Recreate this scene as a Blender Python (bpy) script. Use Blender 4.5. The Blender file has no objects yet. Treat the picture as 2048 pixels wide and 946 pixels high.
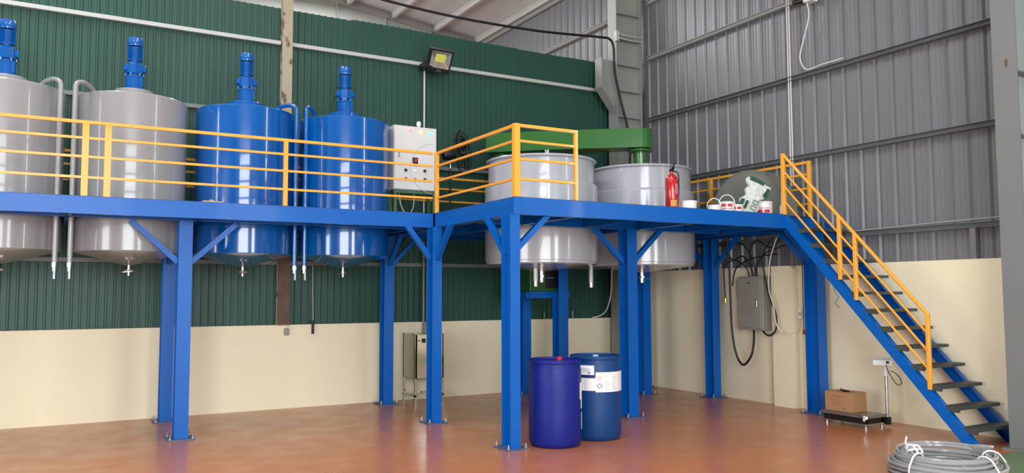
import bpy, math, random
from math import pi, sin, cos, radians
from mathutils import Vector, Matrix
random.seed(7)
S = bpy.context.scene
COL = S.collection

# ------------------------------------------------------------------ camera
cam_d = bpy.data.cameras.new('camera'); cam = bpy.data.objects.new('camera', cam_d); COL.objects.link(cam)
YAW, PITCH, ROLL, FPX = radians(29.8678), radians(4.0017), radians(-0.1844), 1616.41
fw = Vector((sin(YAW)*cos(PITCH), cos(YAW)*cos(PITCH), sin(PITCH)))
rt = Vector((cos(YAW), -sin(YAW), 0)); up = rt.cross(fw)
r2 = rt*cos(ROLL) + up*sin(ROLL); u2 = up*cos(ROLL) - rt*sin(ROLL)
M = Matrix(((r2.x, u2.x, -fw.x), (r2.y, u2.y, -fw.y), (r2.z, u2.z, -fw.z))).to_4x4()
M.translation = Vector((0, 0, 1.65)); cam.matrix_world = M
cam_d.sensor_fit = 'HORIZONTAL'; cam_d.sensor_width = 36; cam_d.lens = FPX/2048*36
cam_d.clip_start = .05; cam_d.clip_end = 200
S.camera = cam

# ------------------------------------------------------------------ world, exposure
w = bpy.data.worlds.new('world'); S.world = w; w.use_nodes = True
w.node_tree.nodes['Background'].inputs[0].default_value = (.80, .88, 1, 1)
w.node_tree.nodes['Background'].inputs[1].default_value = 1.0
S.view_settings.view_transform = 'Standard'; S.view_settings.look = 'None'
S.view_settings.gamma = 1; S.view_settings.use_curve_mapping = False
S.view_settings.exposure = 0.84

# ------------------------------------------------------------------ lights (daylight through openings and roof lights, plus added fill lamps)
def area(name, loc, direction, sx, sy, radiance, color=(1, 1, 1)):
    d = bpy.data.lights.new(name, 'AREA'); d.shape = 'RECTANGLE'; d.size = sx; d.size_y = sy
    d.energy = radiance*sx*sy*pi; d.color = color
    o = bpy.data.objects.new(name, d); COL.objects.link(o)
    o.location = loc; o.rotation_euler = Vector(direction).to_track_quat('-Z', 'Y').to_euler()
    return o
DAY = (.96, .98, 1.0)
area('doorway_daylight', (-1.4, -5.95, 3.1), (0, 1, 0), 6.6, 6.0, 5.7, DAY)
area('side_doorway_daylight', (5.2, -5.95, 2.3), (0, 1, 0), 1.8, 4.4, 7, DAY)
area('right_window_daylight', (9.42, 1.3, 4.6), (-1, 0, 0), .42, 4.2, 14, DAY)
area('left_window_daylight', (-9.9, 7.4, 4.2), (1, 0, 0), .7, 4.6, 6, DAY)
area('left_fill_light', (-9.9, 2.2, 2.2), (1, 0, 0), 4.4, 4.2, 6.0, DAY)  # added fill to brighten the right wall under the platform, no known doorway
area('roof_light_left', (-1.2, 9.6, 9.2), (0, 0, -1), 1.4, 4.0, 9, DAY)
area('roof_light_middle', (3.5, 3.0, 8.7), (0, 0, -1), 1.4, 8.0, 4.8, DAY)
area('roof_light_front', (-4.0, 0.0, 8.7), (0, 0, -1), 1.4, 8.0, 4, DAY)
area('roof_light_beyond', (5.0, 15.5, 8.4), (0, 0, -1), 2.5, 4.0, 8, (1, .98, 1))
area('beyond_fill_light', (-9.0, 16.5, 3.5), (1, 0, .8), 5.0, 5.0, 10, (1, .98, 1))  # added fill, tilted up to brighten the roof beyond, no known doorway

# ------------------------------------------------------------------ materials
def lin(c):
    return tuple(((v/255)/12.92 if v/255 <= .04045 else ((v/255+.055)/1.055)**2.4) for v in c)
MATS = {}
def mat(name, rgb, rough=.5, metal=0, coat=0, noise=0, nscale=6, bump=0, bscale=20, trans=0, emit=None, ior=1.5, var=None, stretch=None, rvar=0, spec=.5, ramp=(.22, .66)):
    if name in MATS: return MATS[name]
    m = bpy.data.materials.new(name); m.use_nodes = True; nt = m.node_tree; b = nt.nodes['Principled BSDF']
    c = lin(rgb)
    b.inputs['Base Color'].default_value = (*c, 1); b.inputs['Roughness'].default_value = rough
    b.inputs['Metallic'].default_value = metal; b.inputs['Coat Weight'].default_value = coat
    b.inputs['Coat Roughness'].default_value = .06
    b.inputs['Transmission Weight'].default_value = trans; b.inputs['IOR'].default_value = ior
    b.inputs['Specular IOR Level'].default_value = spec
    if emit:
        b.inputs['Emission Color'].default_value = (*lin(rgb), 1); b.inputs['Emission Strength'].default_value = emit
    tc = nt.nodes.new('ShaderNodeTexCoord'); mp = nt.nodes.new('ShaderNodeMapping')
    nt.links.new(tc.outputs['Object'], mp.inputs[0])
    if stretch: mp.inputs['Scale'].default_value = stretch
    if noise or rvar:
        n = nt.nodes.new('ShaderNodeTexNoise'); n.inputs['Scale'].default_value = nscale; n.inputs['Detail'].default_value = 5
        nt.links.new(mp.outputs[0], n.inputs[0])
        if noise:
            r = nt.nodes.new('ShaderNodeValToRGB')
            v = lin(var) if var else tuple(x*.5 for x in c)
            r.color_ramp.elements[0].position = ramp[0]; r.color_ramp.elements[1].position = ramp[1]
            r.color_ramp.elements[0].color = (*[c[i]*(1-noise)+v[i]*noise for i in range(3)], 1)
            r.color_ramp.elements[1].color = (*c, 1)
            nt.links.new(n.outputs[0], r.inputs[0]); nt.links.new(r.outputs[0], b.inputs['Base Color'])
        if rvar:
            mr = nt.nodes.new('ShaderNodeMapRange'); mr.inputs['To Min'].default_value = rough-rvar; mr.inputs['To Max'].default_value = rough+rvar
            mr.inputs['From Min'].default_value = .3; mr.inputs['From Max'].default_value = .7
            nt.links.new(n.outputs[0], mr.inputs[0]); nt.links.new(mr.outputs[0], b.inputs['Roughness'])
    if bump:
        n2 = nt.nodes.new('ShaderNodeTexNoise'); n2.inputs['Scale'].default_value = bscale; n2.inputs['Detail'].default_value = 3
        bp = nt.nodes.new('ShaderNodeBump'); bp.inputs['Strength'].default_value = 1; bp.inputs['Distance'].default_value = bump
        nt.links.new(mp.outputs[0], n2.inputs[0]); nt.links.new(n2.outputs[0], bp.inputs['Height']); nt.links.new(bp.outputs[0], b.inputs['Normal'])
    MATS[name] = m; return m
BLUE = mat('blue_steel_paint', (0, 92, 178), .36, coat=.06, spec=.3, noise=.22, nscale=3, bump=.0008, bscale=9, var=(0, 80, 160))
BASEP = mat('worn_base_plate_paint', (54, 84, 130), .55, noise=.8, nscale=14, var=(110, 104, 100))
TBLUE = mat('blue_tank_enamel', (0, 88, 168), .2, coat=1, spec=.4, bump=.004, bscale=1.6)
TGREY = mat('grey_tank_enamel', (150, 151, 152), .24, coat=.5, bump=.004, bscale=1.6)
MGREY = mat('pale_grey_mixer_enamel', (174, 177, 182), .22, coat=.6, bump=.004, bscale=1.8)
YEL = mat('yellow_rail_paint', (240, 168, 48), .4, coat=.2, noise=.15, nscale=14, var=(214, 140, 60))
GREENM = mat('green_machine_enamel', (44, 108, 42), .22, coat=.5, noise=.15, nscale=4)
GREEND = mat('dark_green_enamel', (30, 84, 36), .35)
SHEETG = mat('green_sheet_metal', (46, 84, 73), .45, spec=.35, noise=.25, nscale=1.3, var=(38, 70, 61), stretch=(1, 1, .25))
SHEETR = mat('grey_sheet_metal', (120, 122, 126), .38, metal=.15, noise=.22, nscale=1.2, var=(102, 106, 112), stretch=(1, 1, .3))
SHEETC = mat('roof_sheet_metal', (205, 208, 210), .5, metal=.05, noise=.3, nscale=1.1, var=(140, 142, 146))
CREAM = mat('cream_wall_paint', (240, 230, 198), .7, noise=.2, nscale=.8, var=(216, 204, 172), bump=.002, bscale=30)
GIRT = mat('galvanised_girt_paint', (186, 190, 186), .5)
GIRTD = mat('grey_girt_paint', (116, 122, 122), .45, noise=.2, nscale=4)
COLG = mat('grey_column_paint', (150, 152, 146), .5, noise=.15, nscale=2)
COLP = mat('grey_pillar_paint', (118, 122, 120), .45, noise=.2, nscale=1.5, var=(98, 104, 104))
LITWEB = mat('lit_column_web', (160, 172, 168), .5)  # column grey made paler, light falling on the web put into its colour
RUSTC = mat('rust_patched_white_paint', (168, 158, 136), .7, noise=.9, nscale=5, var=(96, 66, 46), bump=.001, ramp=(.41, .46), stretch=(1, 1, .6))
RUSTD = mat('rusty_brown_steel', (92, 70, 58), .8, noise=.6, nscale=5, var=(120, 104, 92))
STEEL = mat('stainless_steel', (176, 178, 174), .08, metal=1, bump=.0004, bscale=5)
CHROME = mat('brushed_valve_steel', (190, 190, 186), .25, metal=1)
ZINC = mat('zinc_bolt', (170, 170, 166), .4, metal=.8)
BLACK = mat('black_plastic', (16, 17, 19), .45)
CABLE = mat('black_cable_rubber', (20, 20, 22), .5)
WCABLE = mat('white_cable_sheath', (216, 216, 210), .5)
GCABLE = mat('grey_cable_sheath', (150, 150, 146), .5)
CONDU = mat('grey_conduit_steel', (120, 124, 122), .4, metal=.3)
WHITE = mat('white_cabinet_enamel', (212, 213, 210), .35, coat=.2)
GREYBOX = mat('grey_cabinet_enamel', (142, 144, 136), .42)
WPLAS = mat('white_plastic', (232, 234, 232), .4)
DBLUE1 = mat('dark_blue_drum_plastic', (14, 30, 122), .45, spec=.3, noise=.1, nscale=5, bump=.0015, bscale=8)
DBLUE2 = mat('mid_blue_drum_plastic', (6, 60, 118), .45, spec=.35, noise=.15, nscale=5, bump=.0015, bscale=8)
PAPER = mat('white_label_paper', (238, 238, 238), .6)
INK = mat('grey_label_ink', (150, 152, 158), .7)
INKB = mat('black_label_ink', (30, 30, 30), .7)
REDP = mat('red_print', (200, 48, 58), .6)
NAVY = mat('navy_label_band', (22, 44, 106), .5)
CARD = mat('brown_cardboard', (168, 126, 86), .8, noise=.15, nscale=5)
TREAD = mat('dark_grey_tread_plate', (74, 80, 78), .5, metal=.3, bump=.003, bscale=60)
REDX = mat('red_extinguisher_enamel', (178, 26, 36), .2, coat=.6)
COVER = mat('dull_grey_steel_cover', (122, 123, 115), .5, noise=.15, nscale=3)
SACKW = mat('white_woven_sack', (208, 216, 210), .7, noise=.2, nscale=9, bump=.004, bscale=14)
SACKG = mat('dark_green_sack_print', (22, 72, 58), .7)
CLOTH = mat('beige_rag_cloth', (190, 180, 140), .9, noise=.3, nscale=14)
HOSE = mat('clear_grey_hose', (196, 200, 200), .1, trans=.55, ior=1.3, coat=.4)
TIE = mat('white_tie_tape', (225, 230, 236), .6)
LEDP = mat('yellow_led_panel', (206, 214, 92), .5)
REFL = mat('bright_reflector', (225, 222, 205), .15, metal=.8)
GLOWR = mat('red_pilot_lamp', (255, 110, 100), .4, emit=1.2)
GLOWY = mat('amber_pilot_lamp', (255, 220, 110), .4, emit=1.1)
GLOWG = mat('green_pilot_lamp', (80, 235, 200), .4, emit=1.1)
RING = mat('ring_shade_grey', (172, 175, 168), .4)  # grey for the fan ring's shade painted on the cabinet door
BRASS = mat('brass_fitting', (200, 160, 70), .3, metal=1)
FLOORGREEN = mat('green_floor_paint', (96, 124, 84), .35, noise=.2, nscale=3)
BLUEW = mat('pale_blue_cap', (170, 220, 235), .5)
GRND = mat('outdoor_concrete', (150, 148, 140), .8)

def floor_material():
    m = bpy.data.materials.new('orange_epoxy_floor'); m.use_nodes = True; nt = m.node_tree; b = nt.nodes['Principled BSDF']
    tc = nt.nodes.new('ShaderNodeTexCoord')
    def noise(sc, det, out='Object', mp=None):
        n = nt.nodes.new('ShaderNodeTexNoise'); n.inputs['Scale'].default_value = sc; n.inputs['Detail'].default_value = det
        nt.links.new(tc.outputs['Object'], n.inputs[0]); return n
    n1 = noise(.7, 6); r = nt.nodes.new('ShaderNodeValToRGB')
    r.color_ramp.elements[0].position = .3; r.color_ramp.elements[0].color = (*lin((176, 110, 72)), 1)
    r.color_ramp.elements[1].position = .7; r.color_ramp.elements[1].color = (*lin((192, 116, 70)), 1)
    nt.links.new(n1.outputs[0], r.inputs[0])
    n2 = noise(2.6, 8); r2_ = nt.nodes.new('ShaderNodeValToRGB')
    r2_.color_ramp.elements[0].position = .60; r2_.color_ramp.elements[0].color = (0, 0, 0, 1)
    r2_.color_ramp.elements[1].position = .74; r2_.color_ramp.elements[1].color = (.3, .3, .3, 1)
    nt.links.new(n2.outputs[0], r2_.inputs[0])
    mx = nt.nodes.new('ShaderNodeMix'); mx.data_type = 'RGBA'
    nt.links.new(r2_.outputs[0], mx.inputs[0]); nt.links.new(r.outputs[0], mx.inputs[6]); mx.inputs[7].default_value = (*lin((176, 130, 100)), 1)
    nt.links.new(mx.outputs[2], b.inputs['Base Color'])
    mr = nt.nodes.new('ShaderNodeMapRange'); mr.inputs['From Min'].default_value = .3; mr.inputs['From Max'].default_value = .7
    mr.inputs['To Min'].default_value = .26; mr.inputs['To Max'].default_value = .42
    nt.links.new(n2.outputs[0], mr.inputs[0]); nt.links.new(mr.outputs[0], b.inputs['Roughness'])
    n3 = noise(3.5, 3); bp = nt.nodes.new('ShaderNodeBump'); bp.inputs['Distance'].default_value = .0012; bp.inputs['Strength'].default_value = 1
    nt.links.new(n3.outputs[0], bp.inputs['Height']); nt.links.new(bp.outputs[0], b.inputs['Normal'])
    b.inputs['Coat Weight'].default_value = .25; b.inputs['Coat Roughness'].default_value = .15
    return m
FLOOR = floor_material()

# ------------------------------------------------------------------ mesh helpers
class MB:
    def __init__(s): s.v = []; s.f = []
    def add(s, vs, fs):
        n = len(s.v); s.v += [tuple(v) for v in vs]; s.f += [tuple(i+n for i in f) for f in fs]; return s
    def box(s, x0, x1, y0, y1, z0, z1, ch=0):
        if x0 > x1: x0, x1 = x1, x0
        if y0 > y1: y0, y1 = y1, y0
        if z0 > z1: z0, z1 = z1, z0
        if not ch:
            vs = [(x, y, z) for z in (z0, z1) for y in (y0, y1) for x in (x0, x1)]
            return s.add(vs, [(0, 2, 3, 1), (4, 5, 7, 6), (0, 1, 5, 4), (2, 6, 7, 3), (0, 4, 6, 2), (1, 3, 7, 5)])
        pts = [(x0+ch, y0), (x1-ch, y0), (x1, y0+ch), (x1, y1-ch), (x1-ch, y1), (x0+ch, y1), (x0, y1-ch), (x0, y0+ch)]
        inn = [(min(max(x, x0+ch), x1-ch), min(max(y, y0+ch), y1-ch)) for x, y in pts]
        rings = [(inn, z0), (pts, z0+ch), (pts, z1-ch), (inn, z1)]
        vs = [(x, y, z) for r, z in rings for x, y in r]
        fs = [tuple(range(7, -1, -1)), tuple(range(24, 32))]
        for k in range(3):
            for i in range(8): fs.append((k*8+i, k*8+(i+1) % 8, k*8+8+(i+1) % 8, k*8+8+i))
        return s.add(vs, fs)
    def prism(s, poly, a, b, axis='z'):
        """extrude a 2D polygon between a and b along axis (x: poly=(y,z), y: poly=(x,z), z: poly=(x,y))"""
        def P(p, t):
            return {'z': (p[0], p[1], t), 'y': (p[0], t, p[1]), 'x': (t, p[0], p[1])}[axis]
        n = len(poly); vs = [P(p, a) for p in poly]+[P(p, b) for p in poly]
        fs = [tuple(range(n-1, -1, -1)), tuple(range(n, 2*n))]+[(i, (i+1) % n, n+(i+1) % n, n+i) for i in range(n)]
        return s.add(vs, fs)
    def bar(s, p, q, w_, h_, upv=(0, 0, 1)):
        """rectangular bar: w_ across, h_ along up"""
        p = Vector(p); q = Vector(q); d = (q-p).normalized(); u = Vector(upv); x = d.cross(u)
        if x.length < 1e-4: x = d.cross(Vector((1, 0, 0)))
        x.normalize(); u = x.cross(d)
        vs = [e + x*sx*w_/2 + u*sy*h_/2 for e in (p, q) for sx, sy in ((-1, -1), (1, -1), (1, 1), (-1, 1))]
        return s.add(vs, [(3, 2, 1, 0), (4, 5, 6, 7), (0, 1, 5, 4), (1, 2, 6, 5), (2, 3, 7, 6), (3, 0, 4, 7)])
    def hsec(s, p, q, w_, h_, t=.009, tw=.008, upv=(0, 0, 1)):
        """I/H section: flanges w_ wide, total depth h_ along up"""
        p = Vector(p); q = Vector(q); d = (q-p).normalized(); u = Vector(upv); x = d.cross(u).normalized(); u = x.cross(d)
        a, b_, c, e = w_/2, h_/2, h_/2-t, tw/2
        pr = [(-a, -b_), (a, -b_), (a, -c), (e, -c), (e, c), (a, c), (a, b_), (-a, b_), (-a, c), (-e, c), (-e, -c), (-a, -c)]
        n = 12; vs = [o+x*i+u*j for o in (p, q) for i, j in pr]
        caps = [(0, 1, 2, 11), (11, 2, 3, 10), (10, 3, 4, 9), (9, 4, 5, 8), (8, 5, 6, 7)]
        fs = [tuple(reversed(c_)) for c_ in caps]+[tuple(i+12 for i in c_) for c_ in caps]
        fs += [(i, (i+1) % n, n+(i+1) % n, n+i) for i in range(n)]
        return s.add(vs, fs)
    def csec(s, p, q, w_, h_, t=.008, upv=(0, 0, 1), flip=1):
        p = Vector(p); q = Vector(q); d = (q-p).normalized(); u = Vector(upv); x = d.cross(u).normalized()*flip; u = d.cross(x) if flip < 0 else x.cross(d)
        a, b_ = w_, h_/2
        pr = [(0, -b_), (a, -b_), (a, -b_+t), (t, -b_+t), (t, b_-t), (a, b_-t), (a, b_), (0, b_)]
        n = 8; vs = [o+x*i+u*j for o in (p, q) for i, j in pr]
        caps = [(0, 1, 2, 3), (0, 3, 4, 7), (7, 4, 5, 6)]
        fs = [tuple(reversed(c_)) for c_ in caps]+[tuple(i+8 for i in c_) for c_ in caps]
        fs += [(i, (i+1) % n, n+(i+1) % n, n+i) for i in range(n)]
        return s.add(vs, fs)
    def lathe(s, prof, c=(0, 0, 0), n=48, cap0=True, cap1=True, R=None):
        vs = []; c = Vector(c)
        for r, z in prof:
            for i in range(n):
                a = 2*pi*i/n; v = Vector((r*cos(a), r*sin(a), z))
                if R: v = R @ v
                vs.append(v+c)
        fs = []
        for k in range(len(prof)-1):
            for i in range(n): fs.append((k*n+i, k*n+(i+1) % n, (k+1)*n+(i+1) % n, (k+1)*n+i))
        if cap0: fs.append(tuple(range(n-1, -1, -1)))
        if cap1: fs.append(tuple((len(prof)-1)*n+i for i in range(n)))
        return s.add(vs, fs)
    def cyl(s, p, q, r, n=16, r1=None):
        p = Vector(p); q = Vector(q); R = (q-p).to_track_quat('Z', 'Y').to_matrix()
        return s.lathe([(r, 0), (r if r1 is None else r1, (q-p).length)], p, n, R=R)
    def tube(s, pts, r, n=8, smooth=0, closed=False):
        P = [Vector(p) for p in pts]
        if smooth:
            Q = []
            m = len(P)
            for i in range(m if closed else m-1):
                p0 = P[(i-1) % m] if (closed or i > 0) else P[0]; p1 = P[i]; p2 = P[(i+1) % m]
                p3 = P[(i+2) % m] if (closed or i+2 < m) else P[-1]
                for k in range(smooth):
                    t = k/smooth
                    Q.append(.5*((2*p1)+(-p0+p2)*t+(2*p0-5*p1+4*p2-p3)*t*t+(-p0+3*p1-3*p2+p3)*t**3))
            if not closed: Q.append(P[-1])
            P = Q
        m = len(P); vs = []; prev = None
        for i in range(m):
            a = P[(i-1) % m] if (closed or i > 0) else P[i]; b = P[(i+1) % m] if (closed or i < m-1) else P[i]
            t = (b-a).normalized()
            if prev is None:
                x = t.cross(Vector((0, 0, 1)))
                if x.length < .05: x = t.cross(Vector((1, 0, 0)))
            else: x = prev-t*prev.dot(t)
            x.normalize(); y = t.cross(x); prev = x
            for k in range(n):
                g = 2*pi*k/n; vs.append(P[i]+x*r*cos(g)+y*r*sin(g))
        fs = []
        for i in range(m if closed else m-1):
            j = (i+1) % m
            for k in range(n): fs.append((i*n+k, i*n+(k+1) % n, j*n+(k+1) % n, j*n+k))
        if not closed: fs += [tuple(range(n-1, -1, -1)), tuple((m-1)*n+k for k in range(n))]
        return s.add(vs, fs)
    def patch(s, c, r, a0, a1, z0, z1, n=16, t=.0015):
        """curved sheet on an upright cylinder"""
        vs = []; 
        for rr in (r, r+t):
            for i in range(n+1):
                a = a0+(a1-a0)*i/n
                vs += [(c[0]+rr*cos(a), c[1]+rr*sin(a), z0), (c[0]+rr*cos(a), c[1]+rr*sin(a), z1)]
        o = 2*(n+1); fs = []
        for i in range(n):
            fs += [(o+2*i, o+2*i+2, o+2*i+3, o+2*i+1), (2*i, 2*i+1, 2*i+3, 2*i+2), (2*i+1, o+2*i+1, o+2*i+3, 2*i+3), (2*i, 2*i+2, o+2*i+2, o+2*i)]
        fs += [(0, o, o+1, 1), (2*n, 2*n+1, o+2*n+1, o+2*n)]
        return s.add(vs, fs)
    def mesh(s, name, angle=35):
        me = bpy.data.meshes.new(name); me.from_pydata(s.v, [], s.f); me.update()
        me.polygons.foreach_set('use_smooth', [True]*len(me.polygons)); me.set_sharp_from_angle(angle=radians(angle))
        return me
    def build(s, name, material, parent=None, loc=None, angle=35, keep=False):
        """links the collected shapes as ONE mesh object. keep=True: verts are in world space, parent in place"""
        me = s.mesh(name, angle); me.materials.append(material)
        o = bpy.data.objects.new(name, me); COL.objects.link(o)
        if parent: 
            o.parent = parent
            W = root_loc(parent)
            if W.length: me.transform(Matrix.Translation(-W))
        elif loc is not None:
            me.transform(Matrix.Translation(-Vector(loc))); o.location = loc
        return o
def root_loc(o):
    t = Vector((0, 0, 0))
    while o: t += o.location; o = o.parent
    return t
def tag(o, label, cat, group=None):
    o['label'] = label; o['category'] = cat
    if group: o['group'] = group
    return o
def thing(name, loc, label, cat, group=None):
    o = bpy.data.objects.new(name, None); COL.objects.link(o); o.location = loc; o.empty_display_size = .1
    return tag(o, label, cat, group)
def struct(o): o['kind'] = 'structure'; return o
def dup(o, parent=None, delta=None):
    c = o.copy(); COL.objects.link(c)
    if parent: c.parent = parent
    if delta: c.location = o.location + Vector(delta)
    for ch in o.children: dup(ch, c)
    return c
def inst(src, parent, delta):
    c = src.copy(); COL.objects.link(c); c.parent = parent; c.location = src.location+Vector(delta); return c
def text_mb(mb, txt, origin, ux, uz, size, depth=.002):
    cu = bpy.data.curves.new('t', 'FONT'); cu.body = txt; cu.size = size; cu.extrude = 0
    ob = bpy.data.objects.new('t', cu); me = bpy.data.meshes.new_from_object(ob)
    o = Vector(origin); ux = Vector(ux); uz = Vector(uz); nrm = ux.cross(uz)
    mb.add([o+ux*v.co.x+uz*v.co.y+nrm*depth for v in me.vertices], [tuple(p.vertices) for p in me.polygons])
    bpy.data.objects.remove(ob); bpy.data.curves.remove(cu); bpy.data.meshes.remove(me)
    return mb

# ================================================================== SETTING
XR = 9.5      # right wall sheet plane
YB = 11.97    # green partition plane
fl = struct(MB().box(-10.2, 9.9, -6.2, 24.2, -.2, 0).build('floor', FLOOR))
MB().box(7.6, 8.795, -6, 4.76, 0, .004).build('green_floor_strip', FLOORGREEN, fl)
struct(MB().box(-40, 40, -40, -6.2, -.25, -.05).build('trim_1', GRND))

def rib_sheet(length, pitch, prof, z0, z1, at, axis, sgn, th=.004):
    """corrugated sheet; prof: list of (t, depth) within a pitch"""
    mb = MB(); pts = []
    n = int(round(length/pitch))
    for k in range(n):
        for t, d in prof: pts.append((k*pitch+t, d))
    pts.append((n*pitch, prof[0][1]))
    vs = []
    for off in (0, -th):
        for t, d in pts:
            for z in (z0, z1):
                if axis == 'x': vs.append((t, at+sgn*(d+off), z))
                else: vs.append((at+sgn*(d+off), t, z))
    N = len(pts); o = 2*N; fs = []
    for i in range(N-1):
        fs += [(2*i, 2*i+1, 2*i+3, 2*i+2), (o+2*i, o+2*i+2, o+2*i+3, o+2*i+1), (2*i, 2*i+2, o+2*i+2, o+2*i), (2*i+1, o+2*i+1, o+2*i+3, 2*i+3)]
    fs += [(0, o, o+1, 1), (2*N-2, 2*N-1, o+2*N-1, o+2*N-2)]
    return mb.add(vs, fs)

# ---- back wall (green partition)
wb = struct(MB().box(-10, 9.55, 11.86, 12.12, 0, 1.2).build('wall_back', CREAM))
GP = .1
gprof = [(0, 0), (.060, 0), (.067, .024), (.087, .024), (.094, 0)]
gs = rib_sheet(1.0, GP, gprof, 1.2, 5.93, YB, 'x', -1)
first = None
for k in range(20):
    x = -10+k*1.0
    if x > 8.6: break
    if first is None:
        first = gs.build('sheet', SHEETG, wb, angle=20); first.location.x = x
    else:
        o = first.copy(); COL.objects.link(o); o.parent = wb; o.location = (x, random.uniform(-.004, .004), random.uniform(-.03, .0))
rib_sheet(.5, GP, gprof, 1.2, 5.6, YB, 'x', -1).build('sheet', SHEETG, wb, angle=20).location.x = 9.0
for z, x0, x1, m_ in ((5.36, -10, 2.89, GIRT), (5.36, 3.05, 8.75, GIRT), (4.28, -10, 2.89, GIRTD), (3.68, 3.05, 8.75, GIRTD), (2.1, -10, 2.89, GIRTD), (2.1, 3.05, 8.75, GIRTD)):
    MB().csec((x0, YB-.085, z), (x1, YB-.085, z), .06, .055, .004, flip=-1).build('girt', m_, wb)
col = MB().hsec((2.97, 11.88, 1.2), (2.97, 11.88, 8.9), .15, .12, upv=(0, 1, 0)).build('column', RUSTC, wb)
MB().box(2.885, 3.055, 11.80, 11.815, 1.2, 2.35).build('patch_plate', RUSTD, wb)
def stain(x0, x1, z0, z1):
    MB().box(x0, x1, 11.845, 11.86, z0, z1)
# broken brick cap at the wainscot step
MB().prism([(6.62, 1.2), (6.80, 1.2), (6.76, 1.06), (6.70, 1.13)], 11.85, 11.862, 'y').build('broken_edge', RUSTD, wb)
MB().box(4.53, 4.66, 11.9, 11.93, 1.2, 1.75).build('rusty_patch', RUSTD, wb)

# ---- right wall
wr = struct(MB().box(9.38, 9.75, -6, 12.0, 0, 2.03).build('wall_right', CREAM))
RP = .2446
rprof = [(0, 0), (.014, 0), (.026, -.032), (.050, -.032), (.076, 0), (.128, 0), (.136, -.0018), (.144, -.0018), (.152, 0), (.180, 0), (.188, -.0018), (.196, -.0018), (.204, 0)]
rs = rib_sheet(RP*5, RP, rprof, 2.03, 8.2, XR, 'y', -1)
y0 = 5.318-.047-RP*5*9
first = None; k = 0
ys = []
while y0+k*RP*5 < 23.5:
    ys.append(y0+k*RP*5); k += 1
for y in ys:
    if -.6 < y < 1.3: 
        pass
    if first is None:
        first = rs.build('sheet', SHEETR, wr, angle=20); first.location.y = y
    else:
        o = first.copy(); COL.objects.link(o); o.parent = wr; o.location = (random.uniform(-.002, .002), y, random.uniform(-.01, .01))
for z, m_ in ((2.43, GIRTD), (3.60, GIRTD), (4.79, GIRTD), (5.93, GIRT), (6.98, GIRT), (8.0, GIRT)):
    for ya, yb in ((-5.9, 4.6), (4.86, 11.42), (11.72, 23.5)):
        if z < 2.5 and ya > 11: continue
        MB().csec((XR-.036, yb, z), (XR-.036, ya, z), .075, .062, .004, flip=1).build('girt', m_, wr)
for y in (5.5, 7.22):
    MB().box(9.40, 9.46, y-.02, y+.05, 2.03, 2.40).build('girt_post', GIRTD, wr)
# pilaster with rounded top
pil = MB().prism([(8.06+.02, 0), (8.45, 0), (8.45, 2.03), (8.10, 2.03), (8.06, 1.99), (8.06, 0)], 9.26, 9.38, 'x').build('pilaster', CREAM, wr)
# narrow daylight window frame high on the right wall
wn = MB()
for a in (1.04, 1.52): wn.box(9.40, 9.5, a, a+.05, 2.45, 6.75)
wn.box(9.40, 9.5, 1.04, 1.57, 2.42, 2.48).box(9.40, 9.5, 1.04, 1.57, 6.72, 6.78)
struct(wn.build('window_1', GIRTD))

# ---- other walls (out of view, close the hall)
def plain_sheet_wall(name, length, z0, z1, at, axis, sgn, start, m_):
    mb = rib_sheet(length, .5, [(0, 0), (.05, 0), (.07, .03), (.12, .03), (.14, 0)], z0, z1, at, axis, sgn)
    o = mb.build(name, m_); o.location = (start, 0, 0) if axis == 'x' else (0, start, 0)
    return struct(o)
plain_sheet_wall('wall_left', 30, 0, 9.3, -10.0, 'y', 1, -6, SHEETR)
plain_sheet_wall('wall_far', 19.5, 0, 9.4, 24.0, 'x', -1, -10, SHEETR)
wf = MB()
wf.box(-10, -4.75, -6.1, -6, 0, 9.3).box(-4.75, 1.95, -6.1, -6, 6.15, 9.3).box(1.95, 4.25, -6.1, -6, 0, 9.3).box(4.25, 6.15, -6.1, -6, 4.55, 9.3).box(6.15, 9.5, -6.1, -6, 0, 8.4)
struct(wf.build('wall_front', SHEETR))
wn = MB()
for a in (7.0, 7.75): wn.box(-9.97, -9.85, a, a+.05, 1.85, 6.55)
wn.box(-9.97, -9.85, 7.0, 7.8, 1.8, 1.87).box(-9.97, -9.85, 7.0, 7.8, 6.52, 6.6)
struct(wn.build('window_2', GIRTD))

# ---- ceiling: duopitch sheet roof
SL = .12; RX = -.25
def roof_z(x): return 8.22+SL*(9.5-x) if x >= RX else 8.22+SL*(9.5-RX)-SL*(RX-x)
cl = MB()
for x0, x1 in ((RX, 9.75), (-10.2, RX)):
    n = 36; L = x1-x0
    pts = []
    vs = []
    for yy in (-6.2, 24.2):
        vs += [(x0, yy, roof_z(x0)), (x1, yy, roof_z(x1)), (x1, yy, roof_z(x1)+.05), (x0, yy, roof_z(x0)+.05)]
    cl.add(vs, [(0, 1, 5, 4), (3, 7, 6, 2), (0, 3, 2, 1), (4, 5, 6, 7), (0, 4, 7, 3), (1, 2, 6, 5)])
ceil = struct(cl.build('ceiling', SHEETC))
x = 9.36; first = None
while x > -9.8:
    o = MB().csec((x, -6, roof_z(x)-.09), (x, 24, roof_z(x)-.09), .07, .16, .006).build('purlin', GIRT, ceil)
    x -= 1.14
rb = MB()
for yy, nm in ((4.7, 0), (18.2, 1)):
    pass
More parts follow.
